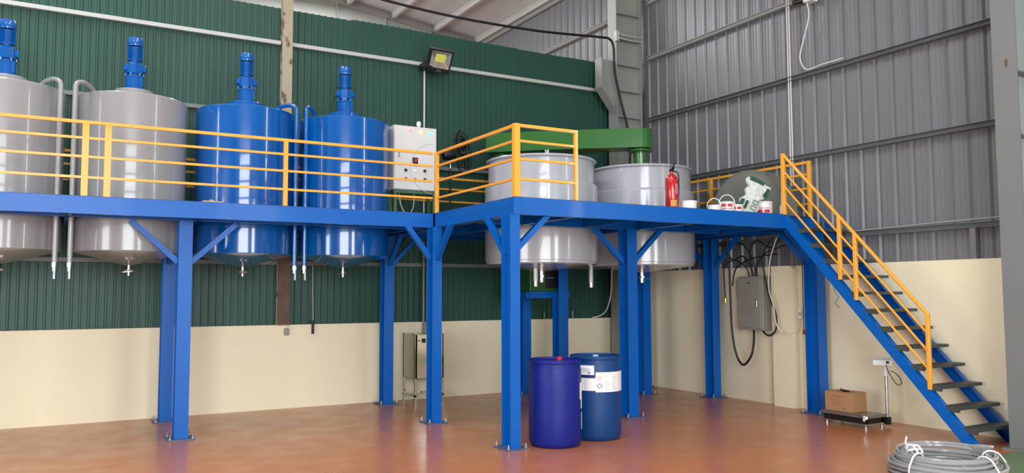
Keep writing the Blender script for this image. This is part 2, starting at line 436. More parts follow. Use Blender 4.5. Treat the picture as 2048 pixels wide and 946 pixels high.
def rafter(y):
    mb = MB()
    for xa, xb in ((9.3, RX), (RX, -9.9)):
        da, db = (.95, .6) if xa > 0 else (.6, .95)
        za, zb = roof_z(xa)-.19, roof_z(xb)-.19
        # web
        mb.prism([(xa, za), (xb, zb), (xb, zb-db), (xa, za-da)] if xa < xb else [(xb, zb), (xa, za), (xa, za-da), (xb, zb-db)], y-.005, y+.005, 'y')
        for u, v in (((xa, y, za), (xb, y, zb)), ((xa, y, za-da), (xb, y, zb-db))):
            mb.bar(u, v, .22, .014)
        for i in range(1, 8):
            t = i/8; xx = xa+(xb-xa)*t; mb.box(xx-.006, xx+.006, y-.1, y+.1, za+(zb-za)*t-(da+(db-da)*t), za+(zb-za)*t)
    return mb
for y in (-1.5, 18.25):
    rafter(y).build('rafter', COLG, ceil)

# ---- steel building columns
def building_column(y, name, m_, mw, stiff, ztop=8.2):
    mb = MB()
    mb.box(8.79, 8.806, y-.125, y+.125, 0, ztop).box(9.355, 9.37, y-.125, y+.125, 0, ztop)
    o = struct(mb.build(name, m_))
    MB().box(8.806, 9.355, y-.006, y+.006, 0, ztop).build('web', mw, o)
    s0 = None
    for z in stiff:
        if s0 is None:
            s0 = MB().box(8.806, 9.355, y-.115, y-.006, z-.008, z+.008).build('stiffener', m_, o); zz = z
        else:
            inst(s0, o, (0, 0, z-zz))
    MB().box(8.74, 9.42, y-.18, y+.18, 0, .02).build('base_plate', m_, o)
    return o
bc = building_column(11.62, 'trim_2', COLG, COLG, [1.0+.478*i for i in range(15)])
# haunch bracket plate carrying the lower roof
hb = MB().prism([(8.45, 5.84), (8.79, 5.84), (8.79, 4.88), (8.45, 5.30)], 11.56, 11.575, 'y')
hb.box(8.44, 8.455, 11.47, 11.67, 5.30, 5.84)
hb.bar((8.45, 11.57, 5.30), (8.79, 11.57, 4.88), .2, .012)
hb.build('haunch_bracket', COLG, bc)
wb_ = MB()
for z in (6.22, 6.30): wb_.tube([(8.76, 11.44, z+.03), (9.0, 11.42, z), (9.34, 11.44, z+.02)], .012, 6, 4)
wb_.box(8.74, 8.80, 11.42, 11.50, 6.18, 6.36)
wb_.build('cable_clamp', GIRT, bc)
pc = building_column(4.735, 'trim_3', COLP, LITWEB, [.05, 1.1, 2.2, 3.3, 3.98, 5.0])
MB().prism([(4.70, 4.10), (4.715, 4.13), (4.735, 4.10), (4.73, 4.05), (4.71, 4.03)], 8.786, 8.79, 'x').build('rust_spot', RUSTD, pc)

# ================================================================== PLATFORM
ZT = 2.69; ZB = 2.50
plat = thing('steel_platform', (4.35, 9.6, 0), 'large blue painted steel mezzanine platform on bolted columns carrying all the tanks', 'platform')
C_W, C_D = .15, .19
def column(x, y, top=ZB, w_=C_W, d_=C_D, bottom=0):
    o = MB().hsec((x, y, bottom+.012), (x, y, top), w_, d_, .010, .008, upv=(0, 1, 0)).build('column', BLUE, plat)
    if bottom == 0:
        MB().box(x-w_/2-.07, x+w_/2+.07, y-d_/2-.06, y+d_/2+.06, 0, .014).build('base_plate', BASEP, o)
        b0 = None
        for sx in (-1, 1):
            for sy in (-1, 1):
                c = (x+sx*(w_/2+.045), y+sy*(d_/2+.03))
                if b0 is None:
                    b0 = MB().lathe([(.016, .014), (.016, .028)], (c[0], c[1], 0), 6).lathe([(.008, .028), (.008, .065)], (c[0], c[1], 0), 8).build('bolt', ZINC, o); c0 = c
                else: inst(b0, o, (c[0]-c0[0], c[1]-c0[1], 0))
    return o
column(-1.35, 10.03); column(-1.35, 11.5)
column(1.37, 10.03); column(1.38, 11.5)
column(4.34, 9.58, w_=.13); column(4.45, 11.55)
column(4.34, 7.59, w_=.12, d_=.2)
column(6.80, 8.70, w_=.16, d_=.2); column(9.17, 9.60); column(9.17, 7.60, w_=.17, d_=.22)
column(6.95, 10.6, w_=.17); column(8.5, 10.48); column(6.83, 11.5, top=1.62)
column(9.1, 11.2)
def brace(p, q, s_=.062):
    MB().bar(p, q, s_, s_).build('brace', BLUE, plat)
for x in (1.37, -1.35):
    brace((x-.58, 10.03, 2.49), (x-.07, 10.03, 2.02)); brace((x+.58, 10.03, 2.49), (x+.07, 10.03, 2.02))
brace((4.37, 7.59, 2.09), (4.82, 7.59, 2.52)); brace((4.34, 7.68, 2.06), (4.34, 8.14, 2.52))
brace((4.34, 9.49, 2.09), (4.34, 9.07, 2.52)); brace((4.28, 9.58, 2.10), (3.95, 9.58, 2.52))
brace((6.72, 8.70, 2.06), (6.22, 8.70, 2.52)); brace((6.88, 8.70, 2.06), (7.38, 8.70, 2.52))
brace((4.53, 11.55, 2.08), (4.95, 11.55, 2.52)); brace((4.45, 11.45, 2.08), (4.45, 11.0, 2.52))
brace((9.17, 9.70, 2.06), (9.17, 10.2, 2.52)); brace((9.17, 9.50, 2.06), (9.17, 9.0, 2.52))
brace((9.17, 7.72, 2.06), (9.17, 8.2, 2.52)); brace((9.09, 7.6, 2.06), (8.62, 7.6, 2.52))
brace((1.38, 11.4, 2.06), (1.38, 11.0, 2.5))
def beam(p, q, kind='h', w_=.09, name='beam'):
    h = ZT-.006-ZB
    a = Vector(p); b = Vector(q); a.z = b.z = ZB+h/2
    mb = MB()
    if kind == 'h': mb.hsec(a, b, w_, h)
    else: mb.csec(a, b, .07, h, .008, flip=kind)
    return mb.build(name, BLUE, plat)
# fascia channels (web faces outward)
beam((-1.9, 9.6, 0), (4.33, 9.6, 0), -1, name='fascia_channel')
beam((4.34, 9.56, 0), (4.34, 7.52, 0), -1, name='fascia_channel')
beam((4.37, 7.5, 0), (8.50, 7.5, 0), -1, name='fascia_channel')
beam((8.50, 7.66, 0), (9.30, 7.66, 0), -1, name='fascia_channel')
beam((9.30, 7.7, 0), (9.30, 11.75, 0), -1, name='fascia_channel')
MB().box(4.315, 4.385, 7.47, 7.53, ZB, ZT-.006).build('corner_post', BLUE, plat)
MB().box(8.47, 8.53, 7.49, 7.58, ZB, ZT-.006).build('corner_post', BLUE, plat)
# primary and secondary beams below the deck
for p, q in [((-1.9, 10.03), (4.4, 10.03)), ((-1.9, 11.5), (4.45, 11.5)), ((4.45, 8.70), (9.25, 8.70)), ((4.45, 10.62), (9.25, 10.62)), ((4.45, 11.6), (9.25, 11.6)),
             ((4.45, 7.7), (4.45, 11.6)), ((6.95, 7.56), (6.95, 11.6)), ((9.17, 7.7), (9.17, 11.6)), ((5.15, 8.7), (5.15, 10.6)), ((8.78, 8.7), (8.78, 10.6))]:
    beam((*p, 0), (*q, 0))
for x in (-1.16, .17, 1.52, 2.85, 4.2):
    beam((x, 9.62, 0), (x, 11.45, 0), w_=.06)
for x in (5.15, 6.05, 7.8, 8.5):
    beam((x, 7.56, 0), (x, 8.66, 0), w_=.06)
# deck plates with round openings
def deck_cell(x0, x1, y0, y1, c=None, r=None):
    mb = MB(); z0, z1 = ZT-.006, ZT
    if not c: return mb.box(x0, x1, y0, y1, z0, z1)
    n = 48; vs = []
    for z in (z0, z1):
        for i in range(n):
            a = 2*pi*i/n+pi/4; dx, dy = cos(a), sin(a)
            vs.append((c[0]+r*dx, c[1]+r*dy, z))
            ts = []
            if dx > 1e-9: ts.append((x1-c[0])/dx)
            if dx < -1e-9: ts.append((x0-c[0])/dx)
            if dy > 1e-9: ts.append((y1-c[1])/dy)
            if dy < -1e-9: ts.append((y0-c[1])/dy)
            t = min(ts); vs.append((c[0]+t*dx, c[1]+t*dy, z))
    fs = []; o = 2*n
    for i in range(n):
        j = (i+1) % n
        fs += [(2*i, 2*j, 2*j+1, 2*i+1), (o+2*i, o+2*i+1, o+2*j+1, o+2*j), (2*i, o+2*i, o+2*j, 2*j), (2*i+1, 2*j+1, o+2*j+1, o+2*i+1)]
    return mb.add(vs, fs)
DK = mat('blue_deck_plate', (30, 66, 120), .5, noise=.3, nscale=3)
TX = [-.49, .85, 2.185, 3.52]; TY = 10.8; TR = .615
deck_cell(-1.9, 4.34, 9.6, 10.1).build('deck_plate', DK, plat)
for x in TX: deck_cell(x-.66, x+.66, 10.1, 11.75, (x, TY), TR+.012).build('deck_plate', DK, plat)
deck_cell(-1.9, -1.16, 10.1, 11.75).build('deck_plate', DK, plat)
deck_cell(4.19, 5.1, 9.6, 11.75).build('deck_plate', DK, plat)
deck_cell(4.34, 9.3, 7.62, 8.72).build('deck_plate', DK, plat)
deck_cell(4.34, 8.52, 7.5, 7.62).build('deck_plate', DK, plat)
deck_cell(4.34, 5.1, 8.72, 9.6).build('deck_plate', DK, plat)
MXA = (6.05, 9.70); MXB = (7.85, 9.70); MR = .80
deck_cell(5.1, 6.95, 8.72, 10.7, MXA, MR+.012).build('deck_plate', DK, plat)
deck_cell(6.95, 8.8, 8.72, 10.7, MXB, MR+.012).build('deck_plate', DK, plat)
deck_cell(8.8, 9.3, 8.72, 11.75).build('deck_plate', DK, plat)
deck_cell(5.1, 8.8, 10.72, 11.75).build('deck_plate', DK, plat)

# ================================================================== GUARD RAILS
RZ = [.20, .42, .62, .79]
def guard_rail(pts, posts, label, z=ZT, zs=RZ, pw=.05, group='yellow guard rails round the platform'):
    p0 = pts[0]
    g = thing('guard_rail', (p0[0], p0[1], z), label, 'railing', group)
    for k, h in enumerate(zs):
        for a, b in zip(pts[:-1], pts[1:]):
            s_ = .026 if k < len(zs)-1 else .034
            MB().bar((a[0], a[1], z+h), (b[0], b[1], z+h), s_, s_).build('rail', YEL, g)
    for (x, y) in posts:
        MB().box(x-pw/2, x+pw/2, y-pw/2, y+pw/2, z, z+zs[-1]+.017, .004).build('post', YEL, g)
    return g
YF = 9.63
g1 = guard_rail([(-1.8, YF), (4.33, YF)], [(-1.7, YF), (2.42, YF)], 'long yellow guard rail along the platform edge in front of the four tall tanks')
for x in (.305, .52):
    MB().box(x-.032, x+.032, YF-.012, YF+.012, ZT+.0, ZT+.775).build('post', YEL, g1)
g2 = guard_rail([(4.38, YF-.05), (4.38, 7.58)], [(4.38, YF-.03)], 'short yellow guard rail running between the tall tanks corner and the front platform corner')
g3 = guard_rail([(4.40, 7.54), (5.17, 7.54)], [(5.17, 7.54)], 'small yellow guard rail at the front platform corner beside the nearest pale vat', pw=.042)
MB().box(4.35, 4.42, 7.505, 7.575, ZT, ZT+.807, .005).build('corner_post', YEL, g3)
g4 = guard_rail([(-1.8, 11.66), (9.2, 11.66)], [(-1.7, 11.66), (1.5, 11.66), (4.2, 11.66), (6.6, 11.66), (9.15, 11.66)], 'yellow guard rail behind the tanks along the green wall')
g5 = guard_rail([(9.27, 7.72), (9.27, 11.6)], [(9.27, 7.72), (9.27, 9.66), (9.27, 11.5)], 'yellow guard rail along the grey wall at the head of the stairs')

# ================================================================== STAIRS
st = thing('staircase', (8.9, 5.1, 0), 'steep blue steel staircase with dark treads and yellow handrail against the grey wall', 'stairs')
YS0, YS1 = 5.00, 7.52; SLP = 2.67/(YS1-YS0)
def stringer(x):
    z1 = ZT-.01; h = .155
    poly = [(YS1-.02, z1), (YS0, 0), (YS0+h/SLP, 0), (YS1-.02, z1-h)]
    mb = MB().prism(poly, x-.004, x+.004, 'x')
    d = Vector((0, YS1-YS0, 2.67)).normalized()
    s_ = -1 if x > 9 else 1
    for off in (0, -h*1.0):
        a = Vector((x+s_*(-.0), YS0+(.0 if off == 0 else h/SLP), 0)); b = Vector((x, YS1-.02, z1+off))
        a = a+Vector((s_*.03, 0, 0)); b = b+Vector((s_*.03, 0, 0))
        mb.bar(a, b, .068, .010, upv=(0, -1, 1))
    return mb.build('stringer', BLUE, st)
stringer(8.50); stringer(9.29)
t0 = None
for k in range(12):
    z = .205+.2068*k; y = 5.125+.1895*k
    if t0 is None:
        t0 = MB().box(8.505, 9.285, y-.095, y+.095, z-.035, z-.0).build('tread', TREAD, st)
        br = MB().box(8.505, 8.54, y-.09, y+.17, z-.06, z-.035).build('tread_bracket', TREAD, t0)
    else:
        c = inst(t0, st, (0, .1895*k, .2068*k)); inst(br, c, (0, 0, 0))
hr = MB(); XH = 8.50
RS = (3.5-1.405)/(7.5-5.53)
top_a = Vector((XH, 7.50, 3.49)); top_b = Vector((XH, 5.53, 1.40))
for k, h in enumerate((0, .22, .42, .62)):
    r_ = .021 if k == 0 else .013
    MB().cyl(top_a-Vector((0, 0, h)), top_b-Vector((0, 0, h)), r_, 10).build('handrail' if k == 0 else 'rail', YEL, st)
for y, zt, zb, ww in ((7.50, 3.505, ZT-.01, .05), (6.65, 3.49-.85*RS, 1.80, .045), (6.43, 3.49-1.07*RS, 1.55, .045), (5.53, 1.415, .57, .042)):
    MB().box(XH-ww/2, XH+ww/2, y-ww/2, y+ww/2, zb, zt, .004).build('post', YEL, st)

# ================================================================== TALL TANKS
def tall_tank(x, m_, label, drive_blue=TBLUE):
    t = thing('mixing_tank', (x, TY, ZT), label, 'tank', 'tall tanks with motors on top')
    c = (x, TY, 0)
    MB().lathe([(TR, 2.155), (TR, 3.985), (TR-.012, 3.998), (.30, 4.03)], c, 96, False, True).build('shell', m_, t, angle=28)
    MB().lathe([(.05, 2.0), (TR-.004, 2.150), (TR, 2.156)], c, 96, True, False).build('cone_bottom', m_, t, angle=20)
    hub = MB().lathe([(.225, 4.01), (.225, 4.125), (.218, 4.132)], c, 48).build('hub_plate', m_, t)
    d = MB().lathe([(.115, 4.13), (.115, 4.15), (.102, 4.155), (.102, 4.30), (.108, 4.305), (.108, 4.325)], c, 24)
    for a in range(4):
        an = a*pi/2+pi/4; d.box(x+.09*cos(an)-.02, x+.09*cos(an)+.02, TY+.09*sin(an)-.02, TY+.09*sin(an)+.02, 4.18, 4.31)
    d = d.build('lantern', drive_blue, t)
    gb = MB().lathe([(.118, 4.345), (.118, 4.36), (.105, 4.365), (.105, 4.465), (.085, 4.485)], c, 8)
    gb.box(x-.125, x+.125, TY-.05, TY+.05, 4.38, 4.46, .008).lathe([(.07, 4.32), (.07, 4.35)], c, 12).build('gearbox', drive_blue, t, angle=25)
    bo = MB()
    for a in range(6): bo.cyl((x+.1*cos(a*pi/3), TY+.1*sin(a*pi/3), 4.315), (x+.1*cos(a*pi/3), TY+.1*sin(a*pi/3), 4.35), .009, 6)
    bo.build('flange_bolts', ZINC, t)
    mo = MB().lathe([(.055, 4.49), (.055, 4.512), (.088, 4.514), (.088, 4.53), (.070, 4.532), (.070, 4.685), (.06, 4.69)], c, 24)
    for i in range(28):
        a = 2*pi*i/28
        mo.bar((x+.070*cos(a), TY+.070*sin(a), 4.53), (x+.070*cos(a), TY+.070*sin(a), 4.68), .005, .026, upv=(cos(a), sin(a), 0))
    mo.box(x-.04, x+.04, TY+.07, TY+.13, 4.56, 4.64, .006)
    mo = mo.build('motor', drive_blue, t)
    MB().lathe([(.087, 4.697), (.089, 4.705), (.089, 4.77), (.080, 4.80), (.03, 4.805)], c, 32).build('fan_cover', drive_blue, mo)
    v = MB().lathe([(.022, 1.95), (.022, 2.01)], c, 16).lathe([(.032, 1.915), (.032, 1.955)], c, 8).lathe([(.02, 1.875), (.02, 1.915)], c, 16)
    v.cyl((x-.05, TY-.01, 1.932), (x+.05, TY-.01, 1.932), .016, 10)
    v = v.build('drain_valve', CHROME, t)
    MB().bar((x+.02, TY-.045, 1.925), (x-.075, TY-.05, 1.915), .018, .006).build('valve_handle', TBLUE if m_ is TBLUE else CHROME, v)
    return t
def standpipe(t, x, s_, m_):
    """sight pipe in front of the gap between two tanks; s_ = -1 hooks left, 1 right"""
    y = 10.17; r = .027
    pts = [(x, y, 1.99), (x, y, 3.2), (x, y, 3.98)]
    for i in range(1, 9):
        a = i/8*pi; q = (1-cos(a))/2; pts.append((x+s_*.20*q, y+.33*q, 3.98+.085*sin(a)))
    pts.append((x+s_*.20, y+.33, 3.96))
    p = MB().tube(pts, r, 12).build('standpipe', m_, t)
    q = MB().lathe([(.031, 1.955), (.031, 2.0)], (x, y, 0), 10).lathe([(.022, 1.91), (.022, 1.96)], (x, y, 0), 10).build('pipe_valve', CHROME, p) if False else MB().lathe([(.031, 1.95), (.031, 2.0)], (x, y, 0), 10).lathe([(.022, 1.905), (.022, 1.952)], (x, y, 0), 10).build('pipe_valve', CHROME, t)
    MB().bar((x, y-.03, 1.93), (x, y-.035, 1.82), .02, .008, upv=(0, 1, 0)).build('valve_handle', mat('pale_blue_handle', (190, 200, 225), .4), q)
    return p
tk = [tall_tank(TX[0], TGREY, 'leftmost tall grey tank, cut by the left edge of the photo'),
      tall_tank(TX[1], TGREY, 'second tall grey tank, between the first grey tank and the blue pair'),
      tall_tank(TX[2], TBLUE, 'left one of the two tall glossy blue tanks, beside the grey tank'),
      tall_tank(TX[3], TBLUE, 'right one of the two tall glossy blue tanks, beside the white control cabinet')]
standpipe(tk[0], .06, -1, TGREY); standpipe(tk[1], .205, 1, TGREY)
standpipe(tk[2], 2.685, -1, TBLUE); standpipe(tk[3], 2.81, 1, TBLUE)

# ================================================================== MIXING VATS
def vat(c, label, extra):
    t = thing('mixing_vat', (c[0], c[1], ZT), label, 'tank', 'wide open pale grey vats')
    cc = (c[0], c[1], 0)
    MB().lathe([(MR, 2.13), (MR, 3.125), (MR-.012, 3.15)], cc, 96, False, False).build('body', MGREY, t, angle=25)
    MB().lathe([(MR-.012, 3.15), (.752, 3.165), (.752, 3.47), (.775, 3.475), (.785, 3.485), (.785, 3.50), (.775, 3.51), (.745, 3.51), (.742, 3.49), (.742, 3.0), (.30, 2.9)], cc, 96, False, True).build('collar', MGREY, t, angle=25)
    MB().lathe([(.755, 2.045), (.775, 2.045), (.785, 2.06), (.785, 2.085), (.80, 2.092), (.80, 2.112), (MR, 2.13)], cc, 96, False, False).build('bottom_ring', MGREY, t, angle=25)
    MB().lathe([(.06, 1.955), (.757, 2.047)], cc, 64, True, False).build('cone_bottom', MGREY, t, angle=20)
    v = MB().lathe([(.04, 1.90), (.04, 1.99)], cc, 20).lathe([(.05, 1.87), (.05, 1.90)], cc, 8).lathe([(.037, 1.80), (.037, 1.87)], cc, 20).lathe([(.046, 1.84), (.046, 1.855)], cc, 20).build('drain_valve', CHROME, t)
    MB().bar((c[0]+.04, c[1]-.02, 1.86), (c[0]+.17, c[1]-.04, 1.865), .02, .008).build('valve_handle', TBLUE, v)
    for (px, py, z0, z1, r) in extra:
        p = MB().cyl((px, py, z0+.07), (px, py, z1), r, 14).build('outlet_pipe', MGREY, t)
        MB().cyl((px, py, z0), (px, py, z0+.07), r*1.12, 14).build('pipe_end', CHROME, p)
    return t
va = vat(MXA, 'wide pale grey open vat nearest the front platform corner', [(5.84, 9.52, 1.74, 2.01, .032)])
vb = vat(MXB, 'wide pale grey open vat on the right, beside the red fire extinguisher', [(7.06, 9.92, 1.73, 2.14, .035)])

# ================================================================== DISPERSER (green machine serving both vats)
ds = thing('mixing_machine', (6.80, 10.72, 1.66), 'green disperser machine with long arm reaching over both pale grey vats', 'machine')
tip = Vector((7.93, 9.64, 0)); rear = Vector((6.10, 11.32, 0)); d = (tip-rear).normalized(); nrm = Vector((-d.y, d.x, 0))
poly = []
for i in range(13):
    a = -pi/2+pi*i/12; p = Vector((7.87, 9.70, 0))+d*.17*cos(a)+nrm*.17*sin(a); poly.append((p.x, p.y))
p = Vector((6.85, 10.62, 0))+nrm*.27; poly.append((p.x, p.y))
p = rear+nrm*.27; poly.append((p.x, p.y))
p = rear-nrm*.27; poly.append((p.x, p.y))
p = Vector((6.85, 10.62, 0))-nrm*.27; poly.append((p.x, p.y))
MB().prism(poly, 3.86, 4.155).build('arm', GREENM, ds)
MB().lathe([(.10, 2.95), (.10, 3.72), (.105, 3.74), (.105, 3.80), (.185, 3.81), (.185, 3.83), (.13, 3.86)], (MXB[0], MXB[1], 0), 32).build('spindle_housing', GREENM, ds)
MB().lathe([(.03, 2.94), (.03, 2.95)], (MXB[0], MXB[1], 0), 12).build('shaft', STEEL, ds)
MB().lathe([(.15, 2.10), (.15, 2.14), (.11, 2.17), (.11, 3.60)], (6.80, 10.72, 0), 32).build('column', GREENM, ds)
MB().lathe([(.085, 3.60), (.085, 3.86)], (6.80, 10.72, 0), 24).build('piston', STEEL, ds)
mt = MB().lathe([(.16, 3.40), (.16, 3.84), (.2, 3.86)], (6.24, 11.18, 0), 24)
for i in range(24):
    a = 2*pi*i/24; mt.bar((6.24+.16*cos(a), 11.18+.16*sin(a), 3.44), (6.24+.16*cos(a), 11.18+.16*sin(a), 3.8), .006, .03, upv=(cos(a), sin(a), 0))
mt.build('motor', GREEND, ds)
MB().box(6.44, 6.99, 10.66, 11.1, 1.67, 2.10, .01).build('hydraulic_box', GREEND, ds)
MB().box(6.72, 6.95, 10.645, 10.66, 1.72, 2.0).build('box_panel', BLACK, ds)
ft = MB()
for p, q in [((6.4, 10.72), (7.2, 10.72)), ((6.4, 11.4), (7.2, 11.4)), ((6.45, 10.7), (6.45, 11.42)), ((7.1, 10.72), (7.1, 11.42))]:
    ft.hsec((*p, 1.615), (*q, 1.615), .08, .09)
ft.build('machine_cradle', BLUE, plat)
MB().box(6.4, 7.2, 10.68, 11.45, 1.66, 1.668).build('cradle_plate', BLUE, plat)

# ================================================================== CONTROL CABINET on the platform
cb = thing('control_cabinet', (4.46, 10.62, ZT), 'white electrical control cabinet on a green stand beside the right blue tank', 'cabinet')
x0, x1, yf, z0, z1 = 4.135, 4.785, 10.5, 3.10, 4.01
MB().box(x0, x1, yf+.012, yf+.24, z0, z1, .006).build('body', WHITE, cb)
dr = MB().box(x0+.006, x1-.006, yf-.008, yf+.010, z0+.006, z1-.006, .004).build('door', WHITE, cb)
MB().box(4.195, 4.212, yf-.03, yf-.008, 3.55, 3.64, .004).build('door_handle', CHROME, dr)
def knob(x, z, m_, name, r=.016, y=yf-.008, par=dr, ln=.02):
    R = Matrix.Rotation(pi/2, 3, 'X')
    MB().lathe([(r*1.25, 0), (r*1.25, .005), (r, .006), (r, ln), (r*.6, ln+.003)], (x, y, z), 16, R=R).build(name, m_, par)
knob(4.374, 3.966-.02, GLOWR, 'pilot_lamp'); knob(4.54, 3.948-.015, GLOWY, 'pilot_lamp'); knob(4.68, 3.935-.02, GLOWG, 'pilot_lamp')
MB().box(4.412, 4.494, yf-.016, yf-.008, 3.44, 3.565, .003).build('display', BLACK, dr)
MB().box(4.445, 4.475, yf-.018, yf-.016, 3.50, 3.55).box(4.43, 4.45, yf-.018, yf-.016, 3.46, 3.48).box(4.46, 4.478, yf-.018, yf-.016, 3.455, 3.475).build('display_lamp', REDP, dr)
for x, z, m_ in ((4.309, 3.375, BLACK), (4.453, 3.372, WPLAS), (4.599, 3.382, BLACK), (4.31, 3.255, REDX), (4.454, 3.25, REDX), (4.60, 3.26, BLACK)):
    knob(x, z, m_, 'push_button', .018)
rg = MB(); cx, cz, rr = 4.74, 3.42, .36  # ring-shaped shade of a fan, painted on the door as a thin arc
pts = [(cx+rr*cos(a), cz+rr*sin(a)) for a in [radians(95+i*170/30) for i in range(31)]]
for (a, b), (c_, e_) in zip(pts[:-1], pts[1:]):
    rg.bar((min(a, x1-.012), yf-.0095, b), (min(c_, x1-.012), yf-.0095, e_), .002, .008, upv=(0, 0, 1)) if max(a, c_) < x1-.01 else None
rg.build('painted_ring_shade', RING, dr)
MB().lathe([(.018, 4.01), (.018, 4.03), (.03, 4.045), (.034, 4.07), (.028, 4.1), (.01, 4.112)], (4.55, 10.6, 0), 16).build('beacon_bulb', WPLAS, cb)
sd = MB()
for x in (x0+.03, x1-.03):
    for y in (yf+.03, yf+.21): sd.box(x-.022, x+.022, y-.022, y+.022, ZT, z0)
for z in (z0-.025, ZT+.06):
    for y in (yf+.03, yf+.21): sd.box(x0, x1, y-.018, y+.018, z-.022, z+.022)
    for x in (x0+.03, x1-.03): sd.box(x-.018, x+.018, yf, yf+.24, z-.022, z+.022)
sd.build('stand', mat('green_stand_paint', (58, 100, 66), .4), cb)
tag(MB().tube([(4.47, 10.6, z0+.0), (4.47, 10.57, 3.0), (4.45, 10.56, 2.85), (4.38, 10.55, 2.74), (4.33, 10.54, 2.72), (4.30, 10.5, 2.70)], .009, 8, 5).tube([(4.25, 10.6, z0), (4.26, 10.55, 2.9), (4.32, 10.52, 2.76), (4.38, 10.5, 2.72)], .011, 8, 5).build('cabinet_cable', GCABLE), 'pale cable looping down inside the green stand of the white control cabinet', 'cable')

# pedestal fan
fn = thing('pedestal_fan', (5.17, 10.85, ZT), 'black pedestal fan standing between the control cabinet and the first vat', 'fan')
MB().lathe([(.20, ZT), (.20, ZT+.02), (.03, ZT+.04)], (5.17, 10.85, 0), 24).build('base', BLACK, fn)
MB().cyl((5.17, 10.85, ZT+.03), (5.17, 10.85, 3.50), .015, 10).cyl((5.17, 10.85, 3.1), (5.17, 10.85, 3.16), .026, 10).build('pole', BLACK, fn)
MB().lathe([(.014, 3.50), (.022, 3.53), (.014, 3.60)], (5.17, 10.85, 0), 12).build('neck_joint', CHROME, fn)
fax = Vector((.97, -.22, .15)).normalized(); Rf = fax.to_track_quat('Z', 'Y').to_matrix(); fc = Vector((5.17, 10.87, 3.73))
MB().lathe([(.05, -.12), (.085, -.10), (.09, 0), (.06, .08)], fc, 20, R=Rf).build('motor', BLACK, fn)
cg = MB(); cc = fc+fax*.20
def fp(r, a, z): return cc+Rf @ Vector((r*cos(a), r*sin(a), z))
for r, z in ((.335, 0), (.30, .05), (.22, .075), (.12, .085), (.30, -.05), (.22, -.075)):
    cg.tube([fp(r, 2*pi*i/36, z) for i in range(36)], .004 if r < .33 else .008, 6, closed=True)
for i in range(30):
    a = 2*pi*i/30
    cg.tube([fp(.06, a, .088), fp(.22, a, .075), fp(.30, a, .05), fp(.335, a, 0), fp(.30, a, -.05), fp(.2, a, -.08), fp(.07, a, -.1)], .0025, 4)
cg.build('cage', BLACK, fn)
bl = MB()
for i in range(3):
    a = 2*pi*i/3+.4
    bl.add([fp(.05, a-.3, -.02), fp(.29, a-.35, -.03), fp(.30, a+.25, .03), fp(.05, a+.3, .02)], [(0, 1, 2, 3), (3, 2, 1, 0)])
bl.lathe([(.05, -.04), (.05, .04), (.02, .06)], cc, 16, R=Rf)
bl.build('blades', BLACK, fn)

# ================================================================== THINGS ON THE DECK
def can(x, y, r, h, label, bail=0, lid=True, band=None, bands=((.35, .8),)):
    t = thing('paint_can', (x, y, ZT), label, 'paint can', 'white cans on the platform edge')
    c = (x, y, 0); z = ZT
    MB().lathe([(r*.97, z), (r, z+.008), (r, z+h-.012), (r*1.03, z+h-.01), (r*1.03, z+h)], c, 32, True, not lid or True).build('body', WPLAS, t)
    MB().lathe([(r*1.06, z+h-.006), (r*1.06, z+h+.006), (r*.95, z+h+.008), (r*.93, z+h+.003)], c, 32).build('lid', WPLAS, t)
    if band:
        a = math.atan2(-y, -x)
        for k, (f0, f1) in enumerate(bands):
            MB().patch((x, y), r+.0005, a-.75+k*.1, a-.1+k*.1, z+h*f0, z+h*f1, 8).patch((x, y), r+.0005, a+.1, a+.75, z+h*f0, z+h*f1*.97, 8).build('label', band, t)
    if bail:
        va_ = Vector((-y, x, 0)).normalized()
        pts = [Vector((x, y, z+h*.8))+va_*(r*1.05)*cos(a_)+Vector((0, 0, 1))*bail*sin(a_) for a_ in [pi*i/14 for i in range(15)]]
        MB().tube(pts, .006, 6).build('handle', WPLAS, t)
    return t
can(7.005, 7.70, .095, .105, 'white lidded paint can beside the red extinguisher', band=None)
can(7.45, 7.72, .085, .075, 'small white can with raised handle, between the extinguisher and the pink-labelled cans', bail=.115)
can(7.705, 7.75, .098, .135, 'white can with pink label and raised handle', bail=.13, band=REDP, bands=((.55, .85), (.33, .4)))
can(7.93, 7.8, .085, .115, 'white can with pink label and no handle, against the white sack', band=REDP, bands=((.5, .8),))
can(8.41, 7.78, .118, .175, 'largest white can, right of the sack near the stair head', band=REDP, bands=((.16, .42), (.5, .56)))
ex = thing('fire_extinguisher', (6.83, 7.82, ZT), 'red fire extinguisher standing on the platform in front of the right vat', 'fire extinguisher')
MB().lathe([(.075, ZT), (.082, ZT+.01), (.082, ZT+.37), (.07, ZT+.42), (.035, ZT+.455), (.025, ZT+.46)], (6.83, 7.82, 0), 32).build('cylinder', REDX, ex)
MB().lathe([(.022, ZT+.46), (.022, ZT+.495)], (6.83, 7.82, 0), 12).build('neck', REDX, ex)
v = MB().box(6.81, 6.85, 7.80, 7.84, ZT+.49, ZT+.525).bar((6.84, 7.82, ZT+.52), (6.80, 7.73, ZT+.58), .018, .008).bar((6.84, 7.82, ZT+.50), (6.79, 7.72, ZT+.535), .018, .008).bar((6.83, 7.84, ZT+.52), (6.85, 7.85, ZT+.60), .01, .006)
v.build('valve', BLACK, ex)
MB().tube([(6.85, 7.82, ZT+.5), (6.92, 7.80, ZT+.47), (6.93, 7.80, ZT+.3), (6.915, 7.80, ZT+.1)], .009, 8, 5).build('hose', BLACK, ex)
a = math.atan2(-7.82, -6.83)
MB().patch((6.83, 7.82), .0825, a-.2, a+.8, ZT+.04, ZT+.12, 8).build('label', mat('amber_label', (200, 150, 80), .6), ex)
